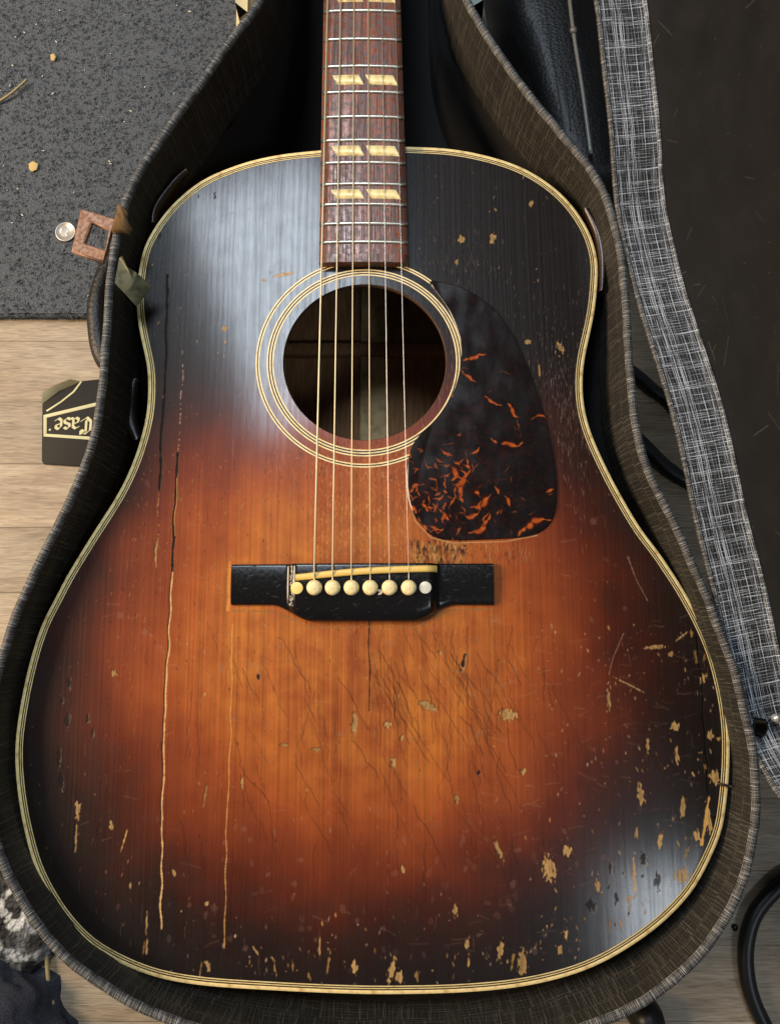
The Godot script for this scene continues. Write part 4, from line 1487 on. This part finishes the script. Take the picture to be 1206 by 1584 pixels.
func build_small_things() -> void:
	build_card()
	# coin
	var c := thing("coin", "small silver coin on the grey mat beside the hasp", "coin", Vector3(-248.1, FLOOR + 7.6, -287.1) * MM)
	var st := begin()
	lathe(st, [Vector2(8.0, 0), Vector2(8.3, 0.2), Vector2(8.3, 1.2), Vector2(7.9, 1.4), Vector2(7.4, 1.4), Vector2(7.3, 1.2), Vector2(0.01, 1.2)], Vector3.ZERO, 40)
	obj("disc", done(st), M.coin, c)
	st = begin()
	prism(st, smooth2(PackedVector2Array([Vector2(-2, 4), Vector2(-3.2, 1), Vector2(-2.6, -3), Vector2(0.4, -4.4), Vector2(2.8, -2.4), Vector2(2.6, 0.4), Vector2(1.4, 1.6), Vector2(2.2, 4.2)]), 30), 1.15, 1.45, 0.12)
	obj("relief", done(st), M.coin_relief, c)
	scrap(pts([-282.2, -347.1, -278.7, -349.4, -274.2, -347.1, -275.0, -341.9, -279.1, -340.1, -281.4, -342.4]), FLOOR + 8.0, 0.9, M.scrap, "paper_scrap", "yellowish flat scrap on the grey mat above the hasp", "scrap")
	scrap(pts([-270.5, -446.6, -267.9, -447.8, -265.5, -444.8, -266.9, -441.1, -269.7, -441.7]), FLOOR + 8.0, 1.4, M.scrap, "crumb", "small pale crumb near the top of the grey mat", "crumb")
	st = begin()
	tube(st, path3([Vector3(-313.1, -126.0, -401.5), Vector3(-299.7, -124.0, -409.5), Vector3(-287.6, -124.0, -422.0)]), 1.0, 6)
	var o := obj("straw", done(st), M.straw)
	tag(o, "dry straw lying on the mat at the left edge", "straw")
	# piece of tape hanging on the case edge
	st = begin()
	var tp := pts([-147.1, -188.4, -144.8, -189.2, -142.5, -183.4, -136.9, -180.1, -129.3, -174.8, -134.1, -169.0, -137.9, -161.3, -143.3, -167.0, -149.0, -172.7])
	var hh := [24.0, 26.0, 24.0, 22.0, 15.0, 14.0, 16.0, 20.0, 24.0]
	var up := PackedVector3Array()
	var dn := PackedVector3Array()
	for i in 9:
		up.append(Vector3(tp[i].x, hh[i] + 0.35, tp[i].y))
		dn.append(Vector3(tp[i].x, hh[i], tp[i].y))
	var mid := Vector3(-138.5, 21.5, -174.5)
	for i in 9:
		st.set_smooth_group(1 if i < 3 or i > 6 else 2)
		tri(st, up[i], up[(i + 1) % 9], mid)
	loft(st, [dn, up], true, 3)
	o = obj("tape", done(st), M.tape)
	tag(o, "torn greenish piece of tape stuck inside the case's left edge", "tape")
	# cables
	for k in [[[Vector3(189.6, -129.0, -184.0), Vector3(212.0, -129.0, -165.8), Vector3(224.2, -129.0, -154.1), Vector3(235.6, -129.0, -145.6), Vector3(249.5, -129.0, -129.9)], 5.2, "black cable crossing the upper part of the gap beside the lid"], [[Vector3(197.4, -129.0, -127.2), Vector3(216.8, -129.0, -106.4), Vector3(231.2, -129.0, -91.4), Vector3(246.7, -129.0, -80.7), Vector3(265.3, -129.0, -72.0)], 6.0, "black cable crossing the lower part of the gap beside the lid"], [[Vector3(337.7, -129.0, 198.1), Vector3(306.4, -129.0, 209.6), Vector3(289.1, -129.0, 221.9), Vector3(275.9, -129.0, 237.6), Vector3(269.3, -129.0, 259.2), Vector3(270.0, -129.0, 282.7), Vector3(277.6, -129.0, 305.0), Vector3(292.5, -129.0, 330.8), Vector3(316.0, -129.0, 347.3)], 5.4, "thick black cable curving over the grey boards at lower right"]]:
		st = begin()
		tube(st, path3(k[0]), k[1], 12)
		o = obj("cable", done(st), M.rubber)
		tag(o, k[2], "cable", "black cables on the floor")
	st = begin()
	lathe(st, [Vector2(2.2, 0), Vector2(2.4, 1.2), Vector2(1.2, 2.6), Vector2(0.01, 2.9)], Vector3.ZERO, 10)
	o = obj("black_crumb", done(st), M.rubber)
	o.position = Vector3(264.6, -135.0, 245.8) * MM
	tag(o, "tiny black crumb on the grey boards beside the thick cable", "crumb")
	# black leather bag beyond the case, with a rod on it
	var b := thing("leather_bag", "black grained leather bag behind the case at the top", "bag")
	st = begin()
	var lying := PackedVector2Array([Vector2(100, -640), Vector2(212, -640), Vector2(215, -520), Vector2(215, -330), Vector2(150, -290), Vector2(120, -380), Vector2(100, -470)])
	prism(st, smooth2(lying, 60), FLOOR, -50.0, 14.0)
	obj("bag_body", done(st), M.leather, b)
	for side in [[Vector3(129.2, -49.0, -450.7), Vector3(132.7, -49.0, -407.6), Vector3(136.4, -49.0, -370.7), Vector3(139.3, -49.0, -344.8), Vector3(141.0, -49.0, -324.3)], [Vector3(135.0, -49.0, -450.7), Vector3(138.5, -49.0, -407.6), Vector3(142.0, -49.0, -370.7), Vector3(144.9, -49.0, -344.8), Vector3(146.1, -49.0, -324.3)]]:
		st = begin()
		var p := path3(side)
		for i in range(0, p.size() - 1):
			for s in 2:
				var a := p[i].lerp(p[i + 1], s * 0.5)
				var e := p[i].lerp(p[i + 1], s * 0.5 + 0.3)
				tube(st, PackedVector3Array([a, (a + e) * 0.5 + Vector3(0, 0.5, 0), e]), 0.5, 5)
		var sm := obj("stitching", done(st), M.stitch, b)
		sm.set_meta("kind", "stuff")
	var r := thing("metal_rod", "thin pale rod with a small knob lying on the leather bag", "rod")
	st = begin()
	tube(st, path3([Vector3(146.3, -44.0, -446.0), Vector3(149.4, -44.0, -399.7), Vector3(154.3, -44.0, -351.3), Vector3(158.4, -44.0, -301.7)]), 1.5, 8)
	obj("shaft", done(st), M.rod, r)
	st = begin()
	var kn: Vector3 = Vector3(149.2, -43.0, -398.8)
	lathe(st, [Vector2(0.01, -2.6), Vector2(2.0, -2.0), Vector2(2.7, 0), Vector2(2.0, 2.0), Vector2(0.01, 2.6)], kn, 14)
	obj("knob", done(st), M.rod, r)
	# pale things behind the neck of the case
	scrap(pts([-111.3, -510.8, -93.2, -510.8, -98.5, -467.9, -105.4, -451.5, -110.8, -456.1]), FLOOR, 38.0, M.pale_board, "wooden_board", "cream wooden board standing out behind the case at the top left", "board")
	scrap(pts([63.8, -472.3, 86.0, -472.3, 94.3, -413.8, 83.4, -406.2, 63.3, -428.0]), FLOOR, 78.0, M.pale_grey, "grey_box", "pale grey box behind the case at the top right", "box")
	# bottom left corner: powdered black cloth, navy cloth and a beige cord
	mound("black_cloth", [Vector3(-293.5, -130.0, 220.5), 90.0, 24.0, 70.0], M.powdered, 7, "black crumpled cloth smeared with white powder beside the case", "cloth")
	mound("navy_cloth", [Vector3(-278.6, -110.0, 321.2), 70.0, 46.0, 62.0], M.navy, 8, "fuzzy navy blue ribbed cloth bundle at the lower left corner", "cloth", Vector3(-205, 0, 40), Vector3(150, 240, 200))
	st = begin()
	tube(st, path3([Vector3(-231.1, -131.0, 253.5), Vector3(-228.7, -131.0, 268.6), Vector3(-225.2, -131.0, 287.8), Vector3(-217.3, -131.0, 311.0), Vector3(-214.1, -131.0, 331.9)]), 1.6, 6)
	o = obj("cord", done(st), M.straw)
	tag(o, "thin beige cord on the dark boards beside the navy cloth", "cord")

func mound(called: String, how: Array, m: Material, seed_: int, label: String, category: String, more := Vector3.ZERO, size := Vector3.ZERO) -> void:
	var c: Vector3 = how[0]
	var st := begin()
	var n := noise(1.6, seed_, 3)
	var rows := []
	for k in 29:
		var row := PackedVector3Array()
		var a := PI * 0.5 * k / 28.0
		for i in 64:
			var g := TAU * i / 64.0
			var dir := Vector3(cos(g) * cos(a), sin(a), sin(g) * cos(a))
			var f := 1.0 + n.get_noise_3dv(dir) * 0.15
			row.append(Vector3(dir.x * how[1], dir.y * how[2], dir.z * how[3]) * f)
		rows.append(row)
	loft(st, rows, true)
	if size != Vector3.ZERO:
		var big := []
		for row in rows:
			var r := PackedVector3Array()
			for p in row:
				r.append(more + Vector3(p.x / how[1] * size.x, p.y / how[2] * size.y, p.z / how[3] * size.z))
			big.append(r)
		loft(st, big, true)
	var o := obj(called, done(st), m)
	o.position = Vector3(c.x, FLOOR, c.z) * MM
	tag(o, label, category)

# ---------------------------------------------------------------- lamps
func panel_light(called: String, label: String, at: Vector3, aim: Vector3, size: Vector2, color: Color, energy: float, glow: float, roll := 0.0) -> void:
	var t := thing(called, label, "lamp", at)
	t.look_at_from_position(at, aim, Vector3.UP if absf((aim - at).normalized().y) < 0.95 else Vector3.FORWARD)
	t.rotate_object_local(Vector3.BACK, roll)
	var b := BoxMesh.new()
	b.size = Vector3(size.x, size.y, 0.03)
	var m := mat(Color(0.8, 0.8, 0.8), 0.6)
	m.emission_enabled = true
	m.emission = color
	m.emission_energy_multiplier = glow
	var o := obj("diffuser", b, m, t)
	o.position = Vector3(0, 0, 0.02)
	var l := AreaLight3D.new()
	l.name = "light"
	l.area_size = size
	l.light_color = color
	l.light_energy = energy
	l.light_size = 0.1
	l.area_normalize_energy = true
	l.area_range = 8.0
	l.shadow_enabled = true
	t.add_child(l, true)

func _ready() -> void:
	var cam := Camera3D.new()
	cam.name = "camera"
	cam.fov = 67.03
	cam.near = 0.02
	cam.far = 20.0
	cam.position = Vector3(0.01584, 0.46241, 0.03161)
	cam.rotation_degrees = Vector3(-81.5, 0, 0)
	add_child(cam)
	cam.current = true
	var we := WorldEnvironment.new()
	we.name = "environment"
	var env := Environment.new()
	env.background_mode = Environment.BG_COLOR
	env.background_color = Color(0.50, 0.52, 0.55)
	env.background_energy_multiplier = 0.16
	env.tonemap_mode = Environment.TONE_MAPPER_LINEAR
	env.tonemap_exposure = 2.6
	env.sdfgi_enabled = true
	env.ssao_enabled = true
	env.ssil_enabled = true
	we.environment = env
	add_child(we)
	panel_light("ceiling_lamp", "wide cool ceiling lamp up to the left of the guitar", Vector3(-0.30, 1.75, -1.06), Vector3(-0.28, 0, -0.95), Vector2(0.48, 0.92), Color(0.90, 0.95, 1.0), 0.98, 0.5, 0.35)
	panel_light("side_lamp", "warm wide lamp low at the left of the guitar", Vector3(-1.5, 1.0, -0.15), Vector3(-0.1, 0, 0), Vector2(0.8, 0.7), Color(1.0, 0.88, 0.74), 2.0, 0.4)
	panel_light("ceiling_lamp", "small cool ceiling lamp beyond the guitar's lower right end", Vector3(0.86, 1.7, 0.92), Vector3(0.86, 0, 0.9), Vector2(0.32, 0.32), Color(0.92, 0.96, 1.0), 0.21, 0.5)

	outline = relax(smooth2(pts([-1.4, -279.2, -31.7, -276.4, -52.6, -274.1, -73.5, -269.6, -92.2, -262.7, -106.6, -255.1, -118.7, -244.7, -128.6, -233.1, -136.3, -220.2, -141.2, -209.2, -142.8, -200.4, -143.9, -189.1, -144.1, -174.8, -143.1, -163.3, -140.9, -152.2, -138.0, -140.8, -135.0, -129.8, -133.7, -118.6, -133.4, -107.8, -133.9, -96.7, -135.8, -86.1, -138.4, -75.1, -142.2, -63.4, -147.8, -50.2, -155.0, -37.1, -162.8, -24.1, -170.2, -10.8, -177.2, 1.9, -182.9, 14.6, -189.0, 27.2, -192.8, 39.6, -195.7, 52.0, -197.9, 64.3, -199.5, 76.8, -200.7, 88.9, -201.0, 100.8, -199.8, 114.2, -197.6, 126.6, -194.9, 138.7, -191.1, 151.0, -187.0, 163.1, -180.7, 175.2, -172.6, 187.2, -162.1, 199.1, -147.4, 210.6, -120.5, 222.3, -91.6, 227.9, -49.6, 230.6, -11.0, 232.2, 14.8, 232.6, 52.7, 231.9, 86.4, 229.2, 115.6, 223.3, 137.8, 214.9, 160.0, 202.2, 175.1, 190.6, 187.8, 177.6, 197.5, 162.1, 205.1, 146.8, 208.1, 134.1, 211.2, 115.2, 212.7, 97.9, 212.7, 85.2, 211.7, 72.0, 209.5, 59.1, 206.8, 47.1, 203.3, 36.6, 197.6, 23.4, 190.0, 8.5, 182.5, -3.9, 175.7, -14.7, 166.3, -27.6, 152.6, -53.4, 143.2, -74.7, 137.8, -90.1, 135.2, -104.1, 135.0, -119.8, 137.2, -135.7, 141.4, -151.8, 144.9, -167.5, 147.1, -183.9, 148.1, -197.8, 145.4, -214.0, 139.4, -228.2, 129.5, -242.9, 116.1, -255.5, 99.2, -265.9, 78.0, -273.2, 55.0, -277.8, 28.0, -279.2]), 300), 2)
	rim = relax(smooth2(pts([-46.0, -860.0, -72.0, -820.0, -72.0, -680.0, -62.0, -620.0, -59.0, -450.0, -61.0, -400.0, -69.7, -364.2, -85.5, -340.3, -101.3, -314.0, -114.0, -293.9, -124.9, -275.3, -134.2, -259.1, -141.9, -244.9, -147.5, -228.6, -150.6, -220.9, -152.9, -204.9, -154.2, -191.0, -154.9, -175.7, -155.3, -162.1, -155.0, -148.7, -155.4, -132.6, -155.8, -115.4, -156.6, -95.7, -158.7, -78.9, -162.4, -65.0, -168.8, -46.3, -178.2, -23.7, -187.0, -5.5, -195.3, 17.6, -202.9, 43.9, -208.5, 73.9, -209.2, 101.7, -204.7, 132.2, -194.2, 160.5, -186.0, 173.0, -169.9, 195.6, -155.0, 208.8, -136.1, 221.1, -107.2, 235.2, -76.4, 244.6, -35.7, 251.4, 14.8, 254.4, 65.4, 252.6, 109.4, 243.9, 143.1, 232.4, 159.9, 222.4, 180.2, 207.2, 195.1, 188.9, 207.6, 168.1, 212.8, 153.3, 216.8, 135.9, 218.6, 115.3, 218.3, 94.8, 215.8, 88.6, 214.2, 76.4, 211.9, 61.7, 209.3, 46.4, 204.8, 37.8, 200.3, 22.3, 195.1, 5.5, 187.0, -12.5, 176.9, -37.6, 169.1, -53.5, 164.3, -71.2, 161.2, -85.5, 159.9, -112.6, 159.4, -135.0, 160.0, -158.1, 159.0, -176.9, 157.2, -198.6, 153.7, -217.9, 148.2, -237.6, 137.7, -255.7, 123.5, -273.6, 109.3, -293.9, 94.8, -314.4, 82.2, -335.7, 66.7, -365.1, 58.0, -400.0, 54.0, -450.0, 56.0, -620.0, 66.0, -680.0, 66.0, -820.0, 40.0, -860.0]), 300), 2)
	make_materials()
	build_floor()
	build_mat()
	build_case()
	build_guitar()
	build_small_things()
